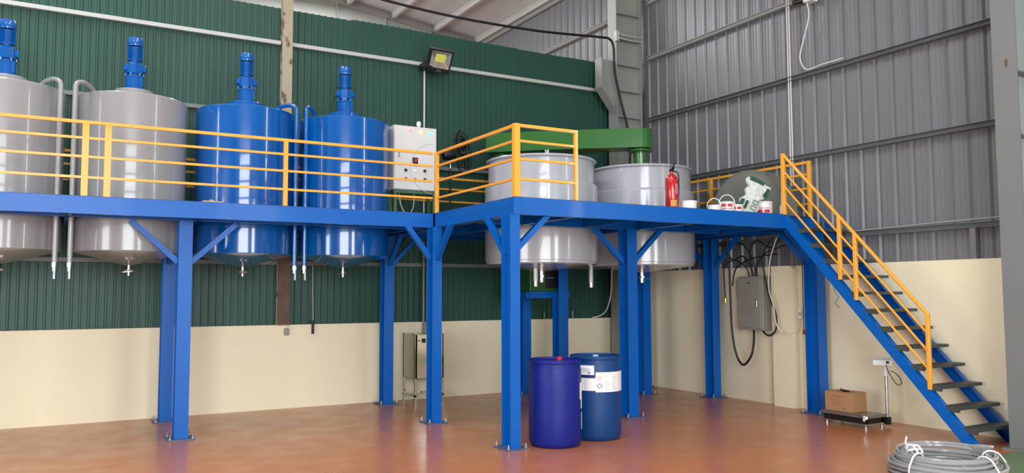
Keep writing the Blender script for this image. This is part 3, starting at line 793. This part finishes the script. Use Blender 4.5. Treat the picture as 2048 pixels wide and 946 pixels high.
MB().patch((6.83, 7.82), .0825, a+.55, a+1.1, ZT+.2, ZT+.33, 8).build('label', mat('faded_pink_label', (200, 110, 120), .6), ex)
# half round cover
cv = thing('half_round_cover', (8.85, 8.42, ZT), 'dull grey half-round steel cover standing behind the white sack', 'machine cover')
Rc = .715; yc = 8.42; n = 40
arc = [(yc+Rc*cos(pi*i/n), ZT+.004+Rc*sin(pi*i/n)) for i in range(n+1)]
MB().prism(arc, 8.742, 8.752, 'x').build('end_plate', COVER, cv)
mbv = MB(); vs = []; fs = []
for x in (8.735, 8.985):
    for rr in (Rc, Rc+.012):
        for i in range(n+1): vs.append((x, yc+rr*cos(pi*i/n), ZT+.0+max(0, rr*sin(pi*i/n))))
N = n+1
for i in range(n):
    fs += [(N+i, N+i+1, 3*N+i+1, 3*N+i), (i, 2*N+i, 2*N+i+1, i+1), (i, i+1, N+i+1, N+i), (2*N+i, 3*N+i, 3*N+i+1, 2*N+i+1)]
mbv.add(vs, fs).build('rim', COVER, cv)
MB().cyl((8.70, 7.98, 3.30), (8.745, 7.98, 3.30), .012, 8).build('rim_bolt', CHROME, cv)
# sack
def sack():
    me = MB(); nx, nz = 12, 16; rnd = random.Random(3)
    base = Vector((8.09, 7.82, ZT)); pr_ = Vector((.69, -.72, 0)); bk = Vector((.72, .69, 0))
    ax = (Vector((0, 0, 1))*.86+pr_*.40+bk*.2).normalized()*.50
    side = (pr_*.88-Vector((0, 0, 1))*.47).normalized(); dep = ax.cross(side).normalized()
    if dep.dot(bk) > 0: dep = -dep
    vs = []
    for f in (1, -1):
        for j in range(nz+1):
            t = j/nz
            wd = .125+.012*sin(t*9)+.018*sin(t*21+1)+(.03 if t > .8 else 0)
            for i in range(nx+1):
                u = i/nx*2-1; e = (abs(u) < .99)*(0 < j < nz)
                th = .06*(1-u*u)**.5*(1-.5*t)+.004
                p = base+ax*(t+.03*sin(u*5+1))+side*u*wd+dep*f*th+dep*e*rnd.uniform(-.014, .014)+side*rnd.uniform(-.006, .006)
                p.z = max(p.z, ZT+.002); vs.append(p)
    fs = []; W = nx+1; O = W*(nz+1)
    for j in range(nz):
        for i in range(nx):
            a, b, c_, d_ = j*W+i, j*W+i+1, (j+1)*W+i+1, (j+1)*W+i
            if rnd.random() < .5: fs += [(a, b, c_), (a, c_, d_)]
            else: fs += [(a, b, d_), (b, c_, d_)]
            fs += [(O+a, O+d_, O+c_, O+b)]
        fs += [(j*W, (j+1)*W, O+(j+1)*W, O+j*W), (j*W+nx, O+j*W+nx, O+(j+1)*W+nx, (j+1)*W+nx)]
    for i in range(nx): fs += [(i, O+i, O+i+1, i+1), (nz*W+i, nz*W+i+1, O+nz*W+i+1, O+nz*W+i)]
    return me.add(vs, fs), base, ax, side, dep
smb, sb, sax, ss, sdp = sack()
sk = thing('sack', tuple(sb), 'crumpled white woven sack with dark green print leaning on the grey cover', 'sack')
smb.build('bag', SACKW, sk, angle=12)
def sp(u, t): return sb+sax*t+ss*u*.145+sdp*(.06*max(0, 1-u*u)**.5*(1-.5*t)+.020)
def quadp(mb, c_, th=.003):
    n = 4
    (ua, ta), (ub, tb_), (uc, tc_), (ud_, td_) = c_
    for i in range(n):
        for j in range(n):
            q = []
            for x, y in ((i, j), (i+1, j), (i+1, j+1), (i, j+1)):
                x /= n; y /= n
                q.append(sp((ua*(1-x)+ub*x)*(1-y)+(ud_*(1-x)+uc*x)*y, (ta*(1-x)+tb_*x)*(1-y)+(td_*(1-x)+tc_*x)*y))
            mb.add(q+[p-sdp*th for p in q], [(0, 1, 2, 3), (7, 6, 5, 4), (0, 4, 5, 1), (1, 5, 6, 2), (2, 6, 7, 3), (3, 7, 4, 0)])
    return mb
pr = MB(); quadp(pr, [(-.85, .12), (-.5, .12), (-.5, .36), (-.85, .36)]); quadp(pr, [(-.35, .12), (-.1, .12), (-.1, .36), (-.35, .36)])
pr.build('green_print', SACKG, sk)
pr = MB()
for t_ in (.18, .34): 
    for a_ in ([(.2, t_), (.75, t_), (.75, t_+.03), (.2, t_+.03)], [(.2, t_+.09), (.75, t_+.09), (.75, t_+.12), (.2, t_+.12)], [(.2, t_), (.28, t_), (.28, t_+.12), (.2, t_+.12)]): quadp(pr, a_)
pr.build('grey_print', mat('grey_green_print', (120, 135, 128), .7), sk)
pr = MB(); quadp(pr, [(-.9, .93), (.5, .93), (.5, 1.02), (-.9, 1.05)]); pr.build('top_hem', SACKG, sk)
pr = MB(); quadp(pr, [(.85, .66), (1.25, .66), (1.2, .92), (.9, .92)])
pr.build('side_hem', SACKG, sk)
bt = thing('bottle', (8.33, 7.93, ZT), 'dark bottle with white cap between the sack and the largest can', 'bottle')
MB().lathe([(.05, ZT), (.052, ZT+.01), (.052, ZT+.19), (.02, ZT+.24), (.02, ZT+.25)], (8.33, 7.93, 0), 24).build('body', BLACK, bt)
MB().lathe([(.024, ZT+.25), (.024, ZT+.30)], (8.33, 7.93, 0), 16).build('cap', WPLAS, bt)
nz_ = thing('sealant_nozzle', (8.66, 7.68, ZT), 'slim white cone-shaped nozzle standing at the stair head post', 'nozzle')
MB().lathe([(.035, ZT), (.03, ZT+.12), (.01, ZT+.15)], (8.66, 7.68, 0), 16).build('socket', WPLAS, nz_)
MB().cyl((8.66, 7.68, ZT+.13), (8.685, 7.70, ZT+.42), .012, 10, .005).build('tip', WPLAS, nz_)
rg_ = MB(); vs = []; nn = 12
for j in range(7):
    for i in range(nn+1):
        x = 1.46+.29*i/nn; y = 9.64+.16*j/6; e = sin(pi*i/nn)*sin(pi*j/6)
        vs.append((x+random.uniform(-.006, .006), y, ZT+.004+.045*e*(.6+.4*sin(i*1.9+j))))
for j in range(6):
    for i in range(nn): rg_.f.append((j*13+i, j*13+i+1, j*13+14+i, j*13+13+i))
rg_.v = vs
tag(rg_.build('rag', CLOTH, None, (1.6, 9.72, ZT), angle=60), 'crumpled beige rag lying on the platform edge below the left blue tank', 'rag')

# ================================================================== FLOODLIGHT
fd = thing('floodlight', (5.29, 11.78, 5.36), 'black square floodlight with yellow LED panel mounted on the green wall', 'floodlight')
fn_ = Vector((-.10, -.84, -.53)).normalized(); fu = Vector((.0, -.53, .84)); fx = Vector((1, -.06, -.02)).normalized(); fu = (fu-fn_*fu.dot(fn_)).normalized(); fx = fu.cross(fn_).normalized()*-1
fx = fx if fx.x > 0 else -fx
c0 = Vector((5.32, 11.55, 5.36))
def lp(u, v, w_): return c0+fx*u+fu*v+fn_*w_
def lbox(mb, u0, u1, v0, v1, w0, w1):
    vs = [lp(u, v, w_) for w_ in (w0, w1) for v in (v0, v1) for u in (u0, u1)]
    mb.add(vs, [(0, 2, 3, 1), (4, 5, 7, 6), (0, 1, 5, 4), (2, 6, 7, 3), (0, 4, 6, 2), (1, 3, 7, 5)]); return mb
hs = MB(); lbox(hs, -.19, .19, -.20, .17, -.07, .0)
for a_ in ((-.19, -.165, -.20, .17), (.165, .19, -.20, .17), (-.165, .165, .145, .17), (-.165, .165, -.20, -.125)): lbox(hs, *a_, 0, .03)
hs.build('housing', BLACK, fd)
rf = MB()
I = [lp(u, v, .004) for u, v in ((-.085, -.03), (.085, -.03), (.085, .095), (-.085, .095))]; O_ = [lp(u, v, .026) for u, v in ((-.165, -.125), (.165, -.125), (.165, .145), (-.165, .145))]
rf.add(I+O_, [(0, 4, 5, 1), (1, 5, 6, 2), (2, 6, 7, 3), (3, 7, 4, 0)]); rf.build('reflector', REFL, fd)
lbox(MB(), -.085, .085, -.03, .095, .0, .006).build('led_panel', LEDP, fd)
text_mb(MB(), 'LED', lp(-.045, -.185, .030), fx, fu, .055).build('lettering', mat('faint_lettering', (110, 112, 115), .5), fd)
yk = MB()
for s_ in (-1, 1): yk.bar(lp(s_*.2, -.14, -.04), (c0.x+s_*.19, 11.86, 5.28), .03, .008)
yk.bar((c0.x-.2, 11.86, 5.28), (c0.x+.2, 11.86, 5.28), .03, .03).box(5.10, 5.22, 11.6, 11.86, 5.24, 5.34).build('bracket', BLACK, fd)
tag(MB().cyl((5.185, 11.86, 4.05), (5.185, 11.86, 5.26), .014, 8).cyl((5.185, 11.86, 2.72), (5.185, 11.86, 4.05), .014, 8).build('conduit', WCABLE), 'thin white conduit running down the green wall from the floodlight', 'conduit')
cd = MB().cyl((5.17, 11.82, 1.04), (5.17, 11.82, 2.48), .018, 10).cyl((5.23, 11.82, 1.04), (5.23, 11.82, 2.48), .018, 10)
tag(cd.build('conduit', CONDU), 'pair of grey steel conduits rising from the stainless cabinet below the platform', 'conduit')

# ================================================================== WALL DETAILS
sc = thing('steel_cabinet', (5.19, 11.57, 0), 'mirror-bright stainless steel switch cabinet on legs against the cream wall', 'cabinet')
X0, X1, Y0, Y1 = 4.82, 5.30, 11.33, 11.80
MB().box(X0, X1, Y0, Y1, .36, 1.04, .008).build('body', STEEL, sc)
d_ = MB().box(X0+.03, X1-.03, Y0-.012, Y0, .38, 1.02, .003).build('door', STEEL, sc)
MB().box(4.925, 4.985, Y0-.022, Y0-.012, .905, .97).build('meter', BLACK, d_)
MB().box(4.865, 4.89, Y0-.02, Y0-.012, .93, .95).build('lock', BLACK, d_)
MB().box(X0+.03, X1-.03, Y0-.018, Y0-.012, .835, .85).build('door_seam', STEEL, d_)
for x in (X0+.015, X1-.015):
    for y in (Y0+.015, Y1-.015): MB().box(x-.015, x+.015, y-.015, y+.015, 0, 1.05).build('leg', STEEL, sc)
MB().box(X0, X1, Y0, Y0+.025, .10, .125).box(X0, X1, Y1-.025, Y1, .10, .125).box(X0, X0+.025, Y0, Y1, .10, .125).box(X1-.025, X1, Y0, Y1, .10, .125).build('foot_rail', STEEL, sc)

eb = thing('electrical_box', (9.28, 8.81, 1.08), 'grey wall-mounted electrical box with black cables, on the cream wall under the platform', 'electrical box')
MB().box(9.20, 9.38, 8.57, 9.06, 1.085, 1.89, .006).build('body', GREYBOX, eb)
d_ = MB().box(9.186, 9.20, 8.60, 9.045, 1.115, 1.865, .004).build('door', GREYBOX, eb)
MB().box(9.165, 9.186, 8.655, 8.675, 1.43, 1.53, .003).build('door_handle', CHROME, d_)
MB().box(9.182, 9.187, 8.80, 8.845, 1.78, 1.795).build('name_plate', INKB, d_)
def cable(pts, r, label, m_=CABLE, name='cable', cat='cable', sm=8, group=None, n=8):
    return tag(MB().tube(pts, r, n, sm).build(name, m_, None, pts[0]), label, cat, group)
cable([(9.13, 9.20, 2.42), (9.14, 9.17, 2.0), (9.12, 9.14, 1.5), (9.13, 9.13, 1.05), (9.16, 9.08, .70), (9.17, 8.95, .555), (9.18, 8.80, .70), (9.22, 8.78, .90), (9.25, 8.80, 1.085)], .017, 'thick black cable hanging in a deep loop below the grey electrical box')
cable([(9.2, 8.35, 2.44), (9.17, 8.52, 2.2), (9.17, 8.50, 1.95), (9.17, 8.42, 1.60), (9.17, 8.30, 1.35), (9.17, 8.30, 1.12), (9.18, 8.42, 1.02), (9.25, 8.57, 1.03), (9.28, 8.66, 1.085)], .014, 'black cable looping from above to the right underside of the grey electrical box')
cable([(9.12, 8.2, 2.44), (9.10, 8.32, 2.1), (9.13, 8.38, 1.7), (9.13, 8.30, 1.45), (9.14, 8.27, 1.20), (9.19, 8.22, 1.08), (9.215, 8.1, 1.07), (9.31, 8.03, 1.12), (9.36, 8.04, 1.30)], .008, 'thin white cable from the platform beam to the wall socket beside the pilaster', WCABLE)
for i, (p, l) in enumerate([
    ([(9.24, 8.80, 1.89), (9.22, 8.82, 2.05), (9.2, 8.95, 2.2), (9.2, 9.15, 2.15), (9.2, 9.30, 2.3)], 'first black cable arching from the box top toward the left beam'),
    ([(9.24, 8.74, 1.89), (9.2, 8.72, 2.1), (9.18, 8.85, 2.32), (9.2, 9.0, 2.40), (9.2, 9.2, 2.45)], 'second black cable rising steeply from the box top to the beam'),
    ([(9.24, 8.86, 1.89), (9.2, 8.88, 2.02), (9.15, 9.05, 2.14), (9.12, 9.25, 2.05), (9.14, 9.28, 1.75), (9.14, 9.27, 1.55)], 'black cable curving left from the box top and dropping with a brass plug end'),
    ([(9.24, 8.70, 1.89), (9.2, 8.66, 2.05), (9.15, 8.45, 2.22), (9.15, 8.25, 2.28), (9.2, 8.05, 2.35)], 'black cable arching right from the box top toward the stairs'),
    ([(9.24, 8.78, 1.89), (9.2, 8.80, 2.25), (9.15, 8.6, 2.42), (9.15, 8.35, 2.30), (9.2, 8.2, 2.44)], 'black cable making a high bow from the box top under the beam'),
    ([(9.18, 9.15, 1.75), (9.15, 9.05, 2.0), (9.12, 8.8, 2.12), (9.12, 8.5, 2.18), (9.12, 8.2, 2.2)], 'black cable crossing diagonally above the grey electrical box')]):
    cable(p, .011, l, group='black cables above the electrical box')
tag(MB().cyl((9.14, 9.27, 1.49), (9.14, 9.27, 1.56), .018, 10).build('cable_plug', BRASS), 'small brass plug on a cable end left of the grey electrical box', 'plug')
cable([(9.30, 7.92, 2.44), (9.31, 7.92, 1.9), (9.32, 7.93, 1.5), (9.33, 7.94, 1.12)], .006, 'thin dark cord hanging down the cream wall beside the stair column', name='cord', cat='cord')
tag(MB().prism([(-.018, 0), (.018, 0), (.008, .07), (-.008, .07)], -.01, .01, 'x').build('pull_handle', REDP), 'small red pull handle at the end of the hanging cord', 'handle').location = (9.33, 7.94, 1.05)
ws = thing('wall_socket', (9.37, 8.04, 1.33), 'small white wall socket on the cream wall right of the pilaster', 'socket')
MB().box(9.345, 9.378, 8.0-.02, 8.05, 1.27, 1.41, .004).build('plate', WPLAS, ws)
MB().box(9.343, 9.346, 8.0, 8.03, 1.32, 1.36).build('outlet', INK, ws)
cable([(9.36, 7.45, 1.78), (9.35, 7.42, 1.66), (9.35, 7.36, 1.58), (9.35, 7.42, 1.50), (9.35, 7.34, 1.43)], .004, 'thin bent grey wire stub on the cream wall right of the stair column', GCABLE, 'wire_stub', 'wire')
cable([(3.40, 11.84, 2.08), (3.40, 11.83, 1.7), (3.41, 11.83, 1.35), (3.41, 11.83, 1.24)], .010, 'grey lead hanging on the green wall between the blue tanks', GCABLE, 'hanging_lead', 'cable')
tag(MB().cyl((3.41, 11.83, 1.06), (3.41, 11.83, 1.26), .02, 10).build('cable_connector', BLACK), 'black connector at the end of the lead hanging against the cream wall', 'connector')
ho = thing('socket_head', (3.02, 11.83, 1.10), 'small grey socket on a looped white wire below the rusty column', 'socket')
MB().box(2.99, 3.06, 11.82, 11.855, 1.05, 1.15, .008).build('plate', GREYBOX, ho)
MB().tube([(3.02, 11.84, 1.15), (3.06, 11.83, 1.22), (3.02, 11.83, 1.28), (2.96, 11.84, 1.25), (2.97, 11.85, 1.20)], .007, 6, 5).build('wire', WCABLE, ho)
cable([(8.55, 11.38, 2.12), (8.57, 11.42, 1.9), (8.60, 11.5, 1.6), (8.62, 11.65, 1.35), (8.58, 11.8, 1.24), (8.45, 11.84, 1.215)], .012, 'white cable drooping behind the right vat onto the cream wall ledge', WCABLE)
for x, l in ((7.46, 'left of the two short grey pipe stubs on the cream wall ledge'), (8.05, 'right of the two short grey pipe stubs on the cream wall ledge')):
    tag(MB().cyl((x, 11.88, 1.2), (x, 11.88, 1.33), .016, 10).build('pipe_stub', CONDU), l, 'pipe', 'pipe stubs on the ledge')
# overhead cable
cable([(2.2, 11.2, 6.35), (3.6, 11.25, 6.12), (5.2, 11.3, 6.02), (6.9, 11.35, 6.05), (8.3, 11.38, 6.16), (8.55, 11.38, 6.16), (8.64, 11.38, 6.02), (8.66, 11.38, 5.6), (8.78, 11.38, 5.1), (8.93, 11.38, 4.6), (8.98, 11.38, 4.1), (8.9, 11.38, 2.75)], .022, 'heavy black cable strung along the top of the green wall and down the corner column')
cable([(9.30, 7.70, 5.78), (9.36, 7.72, 5.60), (9.40, 7.86, 5.30), (9.40, 7.93, 5.06), (9.40, 7.86, 4.88), (9.40, 7.74, 4.845), (9.40, 7.55, 4.86), (9.40, 7.2, 4.86)], .010, 'white wire looping down the grey wall from the small camera', WCABLE)
wc = thing('security_camera', (9.33, 7.70, 5.84), 'small white and black security camera high on the grey wall', 'camera')
MB().box(9.30, 9.44, 7.62, 7.77, 5.80, 5.93, .006).build('junction_box', WPLAS, wc)
MB().cyl((9.34, 7.78, 5.86), (9.22, 7.88, 5.82), .035, 14).build('housing', BLACK, wc)
for x, yy, l in ((0, 8.17, 'left line of the white conduit pair on the grey wall'), (1, 8.13, 'right line of the white conduit pair on the grey wall')):
    tag(MB().cyl((9.42, yy, 3.2), (9.42, yy, 6.6), .010, 8).build('conduit', WCABLE), l, 'conduit', 'white conduits on the grey wall')
cable([(9.385, 7.5, 2.46), (9.385, 6.6, 2.475), (9.385, 5.9, 2.49), (9.385, 5.1, 2.50)], .010, 'pale cable laid along the lowest girt of the grey wall', GCABLE)
# drive lead of right blue tank
cable([(3.33, 10.95, 4.05), (3.37, 10.95, 4.25), (3.42, 10.92, 4.42), (3.44, 10.88, 4.55)], .007, 'black lead rising to the motor of the right blue tank')

# ================================================================== DRUMS
def drum(c, m_, label, h=.93, R=.288, rot=0):
    t = thing('plastic_drum', (c[0], c[1], 0), label, 'drum')
    cc = (c[0], c[1], 0)
    MB().lathe([(.24, 0), (.262, .008), (.275, .03), (R, .07), (R+.002, .3), (R, .6), (R, h-.12), (R-.008, h-.075), (R-.016, h-.05), (R-.014, h-.042), (R+.004, h-.036), (R+.006, h-.008), (R, h), (R-.014, h), (R-.02, h-.02), (.1, h-.03)], cc, 72, True, True).build('body', m_, t, angle=40)
    return t
d1 = drum((4.86, 7.53), DBLUE1, 'darker blue plastic drum with red bung, nearest the front column')
MB().lathe([(.03, .90), (.032, .935), (.025, .94)], (4.98, 7.62, 0), 20).build('bung', REDP, d1)
MB().lathe([(.03, .90), (.032, .92), (.025, .925)], (4.72, 7.44, 0), 20).build('bung', DBLUE1, d1)
a = math.atan2(-7.53, -4.86)
R_ = .2905
MB().patch((4.86, 7.53), R_, a+1.18, a+1.75, .50, .68, 12).patch((4.86, 7.53), R_, a+1.30, a+1.75, .40, .50, 8).build('label', PAPER, d1)
MB().patch((4.86, 7.53), R_, a+1.36, a+1.7, .18, .36, 8).build('label', PAPER, d1)
d2 = drum((5.50, 7.66), DBLUE2, 'lighter blue plastic drum wrapped with white hazard labels, behind the darker one', .94)
MB().lathe([(.03, .90), (.034, .945), (.025, .95)], (5.41, 7.53, 0), 20).build('bung', BLUEW, d2)
c = (5.50, 7.66); a = math.atan2(-c[1], -c[0]); R_ = .2905
MB().patch(c, R_, a-.80, a+.02, .56, .70, 14).build('label', PAPER, d2)
lb2 = MB().patch(c, R_+.001, a+.0, a+1.5, .545, .765, 24).build('label', PAPER, d2)
MB().patch(c, R_, a-.80, a-.05, .735, .84, 14).build('label', PAPER, d2)
MB().patch(c, R_+.001, a-.80, a-.06, .70, .735, 14).build('label_band', NAVY, d2)
pk = MB()
def onc(u, z, off): 
    an = a+u/R_; return (c[0]+(R_+off)*cos(an), c[1]+(R_+off)*sin(an), z)
def stroke(mb, pts, w_=.006, off=.003, closed=True):
    P = pts+[pts[0]] if closed else pts
    for (u0, z0_), (u1, z1_) in zip(P[:-1], P[1:]):
        nseg = 3
        for k in range(nseg):
            mb.bar(onc(u0+(u1-u0)*k/nseg, z0_+(z1_-z0_)*k/nseg, off), onc(u0+(u1-u0)*(k+1)/nseg, z0_+(z1_-z0_)*(k+1)/nseg, off), .001, w_, upv=(0, 0, 1) if abs(z1_-z0_) < abs(u1-u0)*3 else (1, 0, .01))
ud = .045
mbr = MB(); stroke(mbr, [(ud-.028, .70), (ud, .728), (ud+.028, .70), (ud, .672)], .004); mbr.build('red_diamond', REDP, lb2)
mbk = MB(); stroke(mbk, [(ud-.028, .615), (ud, .643), (ud+.028, .615), (ud, .587)], .006)
mbk.bar(onc(ud, .712, .003), onc(ud, .694, .003), .001, .005, upv=(1, 0, 0)).bar(onc(ud, .689, .003), onc(ud, .685, .003), .001, .005, upv=(1, 0, 0))
mbk.build('black_diamond', INKB, lb2)
ink = MB()
for col_, us in enumerate((.10, .20, .30)):
    for r_i in range(13):
        if random.random() < .15: continue
        z = .742-r_i*.0145; ua = us/R_; ln = random.uniform(.03, .075)
        ink.patch(c, R_+.0035, a+ua, a+ua+ln/R_, z-.003, z, 3, .0004)
for r_i in range(9):
    z = .685-r_i*.0135
    for us in (-.20, -.13): 
        if random.random() < .8: ink.patch(c, R_+.0035, a+us/R_, a+(us+random.uniform(.02, .05))/R_, z-.003, z, 3, .0004)
for r_i in range(3): ink.patch(c, R_+.0035, a-.20/R_, a-.06/R_, .80-r_i*.013, .804-r_i*.013, 3, .0004)
ink.patch(c, R_+.0035, a-.09/R_, a-.055/R_, .747, .768, 3, .0004)
ink.build('printed_text', INK, lb2)

# ================================================================== SCALE AND BOX
pg = thing('platform_scale', (8.78, 6.75, 0), 'low platform weighing scale with a chrome post, under the stairs', 'scale')
MB().box(8.58, 8.96, 6.40, 7.08, .125, .16, .004).build('weighing_plate', STEEL if False else mat('dull_scale_steel', (150, 146, 142), .35, metal=.8), pg)
fr = MB()
for p, q in [((8.62, 6.44), (8.62, 7.04)), ((8.92, 6.44), (8.92, 7.04)), ((8.62, 6.46), (8.98, 6.46)), ((8.62, 7.02), (8.92, 7.02)), ((8.62, 6.74), (8.92, 6.74))]:
    fr.bar((*p, .085), (*q, .085), .04, .06)
fr.build('frame', BLACK, pg)
f0 = None
for x, y in ((8.63, 6.46), (8.63, 7.02), (8.93, 6.46), (8.93, 7.02)):
    if f0 is None: f0 = MB().lathe([(.022, 0), (.022, .03), (.01, .035), (.01, .06)], (x, y, 0), 12).build('foot', CHROME, pg); b_ = (x, y)
    else: inst(f0, pg, (x-b_[0], y-b_[1], 0))
MB().cyl((8.62, 6.43, .14), (8.56, 6.40, .14), .02, 12).lathe([(.022, .10), (.022, .17)], (8.56, 6.43, 0), 12).build('level_bubble', CHROME, pg)
MB().cyl((8.99, 6.42, .08), (8.99, 6.42, .66), .018, 14).build('post', CHROME, pg)
MB().box(8.96, 9.02, 6.39, 6.45, .03, .12).build('post_socket', BLACK, pg)
MB().cyl((8.99, 6.42, .62), (8.99, 6.42, .745), .03, 14).build('post_sleeve', WPLAS, pg)
hd = MB(); ha = Vector((.62, -.78, 0)); hp = Vector((.78, .62, 0))
hc = Vector((8.975, 6.445, .775))
vs = []
for e, k_ in ((-.115, .6), (.10, 1)):
    vs += [hc+ha*e+hp*(-.05)+Vector((0, 0, -.035*k_)), hc+ha*e+hp*.05+Vector((0, 0, -.05*k_)), hc+ha*e+hp*.05+Vector((0, 0, .06)), hc+ha*e+hp*(-.05)+Vector((0, 0, .035))]
hd.add(vs, [(0, 1, 2, 3), (7, 6, 5, 4), (0, 4, 5, 1), (1, 5, 6, 2), (2, 6, 7, 3), (3, 7, 4, 0)])
hd = hd.build('indicator', WPLAS, pg)
MB().bar(hc+ha*.03+hp*(-.052)+Vector((0, 0, .012)), hc+ha*.065+hp*(-.052)+Vector((0, 0, .012)), .004, .03).build('display', BLACK, hd)
MB().tube([(8.95, 6.39, .76), (8.95, 6.36, .68), (8.96, 6.32, .61), (8.98, 6.27, .53), (8.98, 6.21, .54), (8.97, 6.22, .61), (8.96, 6.28, .67), (8.95, 6.33, .69)], .005, 6, 6).build('coiled_lead', CABLE, pg)
bx = thing('cardboard_box', (8.80, 6.9, .16), 'closed brown cardboard box resting on the platform scale', 'box')
bm = MB().box(8.64, 8.93, 6.66, 7.05, .162, .40, .003); bm.build('carton', CARD, bx)
MB().box(8.765, 8.80, 6.66, 7.05, .40, .402).build('tape', mat('brown_tape', (150, 112, 76), .4), bx)
pt = MB(); pt.box(8.6385, 8.64, 6.80, 6.93, .345, .352)
for i in range(5): pt.box(8.6385, 8.64, 6.84-.02*(i % 2), 6.95, .32-.022*i, .322-.022*i)
pt.box(8.6385, 8.64, 6.75, 6.79, .20, .212)
pt.build('print', mat('brown_print', (128, 90, 62), .8), bx)
tb = MB().tube([(8.70, 6.78, .409), (8.74, 6.86, .413), (8.80, 6.92, .409), (8.84, 6.96, .412)], .012, 6, 5).tube([(8.73, 6.76, .41), (8.76, 6.85, .414), (8.82, 6.90, .41)], .010, 6, 5)
tag(tb.build('glove', BLACK), 'black crumpled strap lying on top of the cardboard box', 'strap')

# ================================================================== HOSE COIL
hc_ = Vector((7.10, 4.50, 0))
hsco = thing('hose_coil', tuple(hc_), 'coil of clear grey hose tied with white tape, on the floor at bottom right', 'hose')
pts = []; turns = []
rr = .016
layers = [(.335, 5), (.37, 5), (.405, 5), (.44, 4), (.475, 3)]
for li, (r0, nn) in enumerate(layers):
    rng = range(nn) if li % 2 == 0 else range(nn-1, -1, -1)
    for j in rng:
        z = .02+.034*j+(.0 if li % 2 == 0 else .012)
        for i in range(24):
            a = 2*pi*i/24
            pts.append((hc_.x+(r0+.012*sin(2.3*a+j*1.7+li))*cos(a), hc_.y+(r0+.012*cos(1.7*a+j*2.1))*sin(a), z+.034*i/24*(1 if li % 2 == 0 else -1)+.008*sin(a*2+j)))
# loose top turns
for j in range(2):
    for i in range(24):
        a = 2*pi*i/24; pts.append((hc_.x+(.36+.05*j)*cos(a)+.02, hc_.y+(.35+.05*j)*sin(a)+.01, .185+.012*sin(a+1)+.016*j))
pts += [(hc_.x+.42, hc_.y+.10, .20), (hc_.x+.50, hc_.y-.02, .21), (hc_.x+.56, hc_.y-.12, .21)]
MB().tube(pts, rr, 8).build('hose', HOSE, hsco)
def tie(a):
    ca, sa = cos(a), sin(a); P = []
    for r, z in ((.305, .02), (.30, .10), (.31, .19), (.36, .225), (.43, .21), (.48, .15), (.505, .10), (.505, .02)):
        P.append((hc_.x+r*ca, hc_.y+r*sa, z))
    return P
for k, a in enumerate((radians(178), radians(265), radians(318))):
    MB().tube(tie(a), .008, 6, 5).build('tie', TIE, hsco)
kn = MB().tube([(6.90, 4.73, .19), (6.89, 4.73, .23), (6.87, 4.73, .27), (6.90, 4.74, .32)], .008, 6, 5)
for dx in (.02, .05): kn.tube([(6.88+dx, 4.76-dx, .17), (6.87+dx, 4.75-dx, .24), (6.88+dx, 4.70-dx, .25), (6.89+dx, 4.66-dx, .19)], .010, 6, 5)
kn.tube([(6.83, 4.68, .21), (6.90, 4.66, .22), (6.97, 4.64, .21)], .011, 6, 4)
kn.build('tie_knot', TIE, hsco)
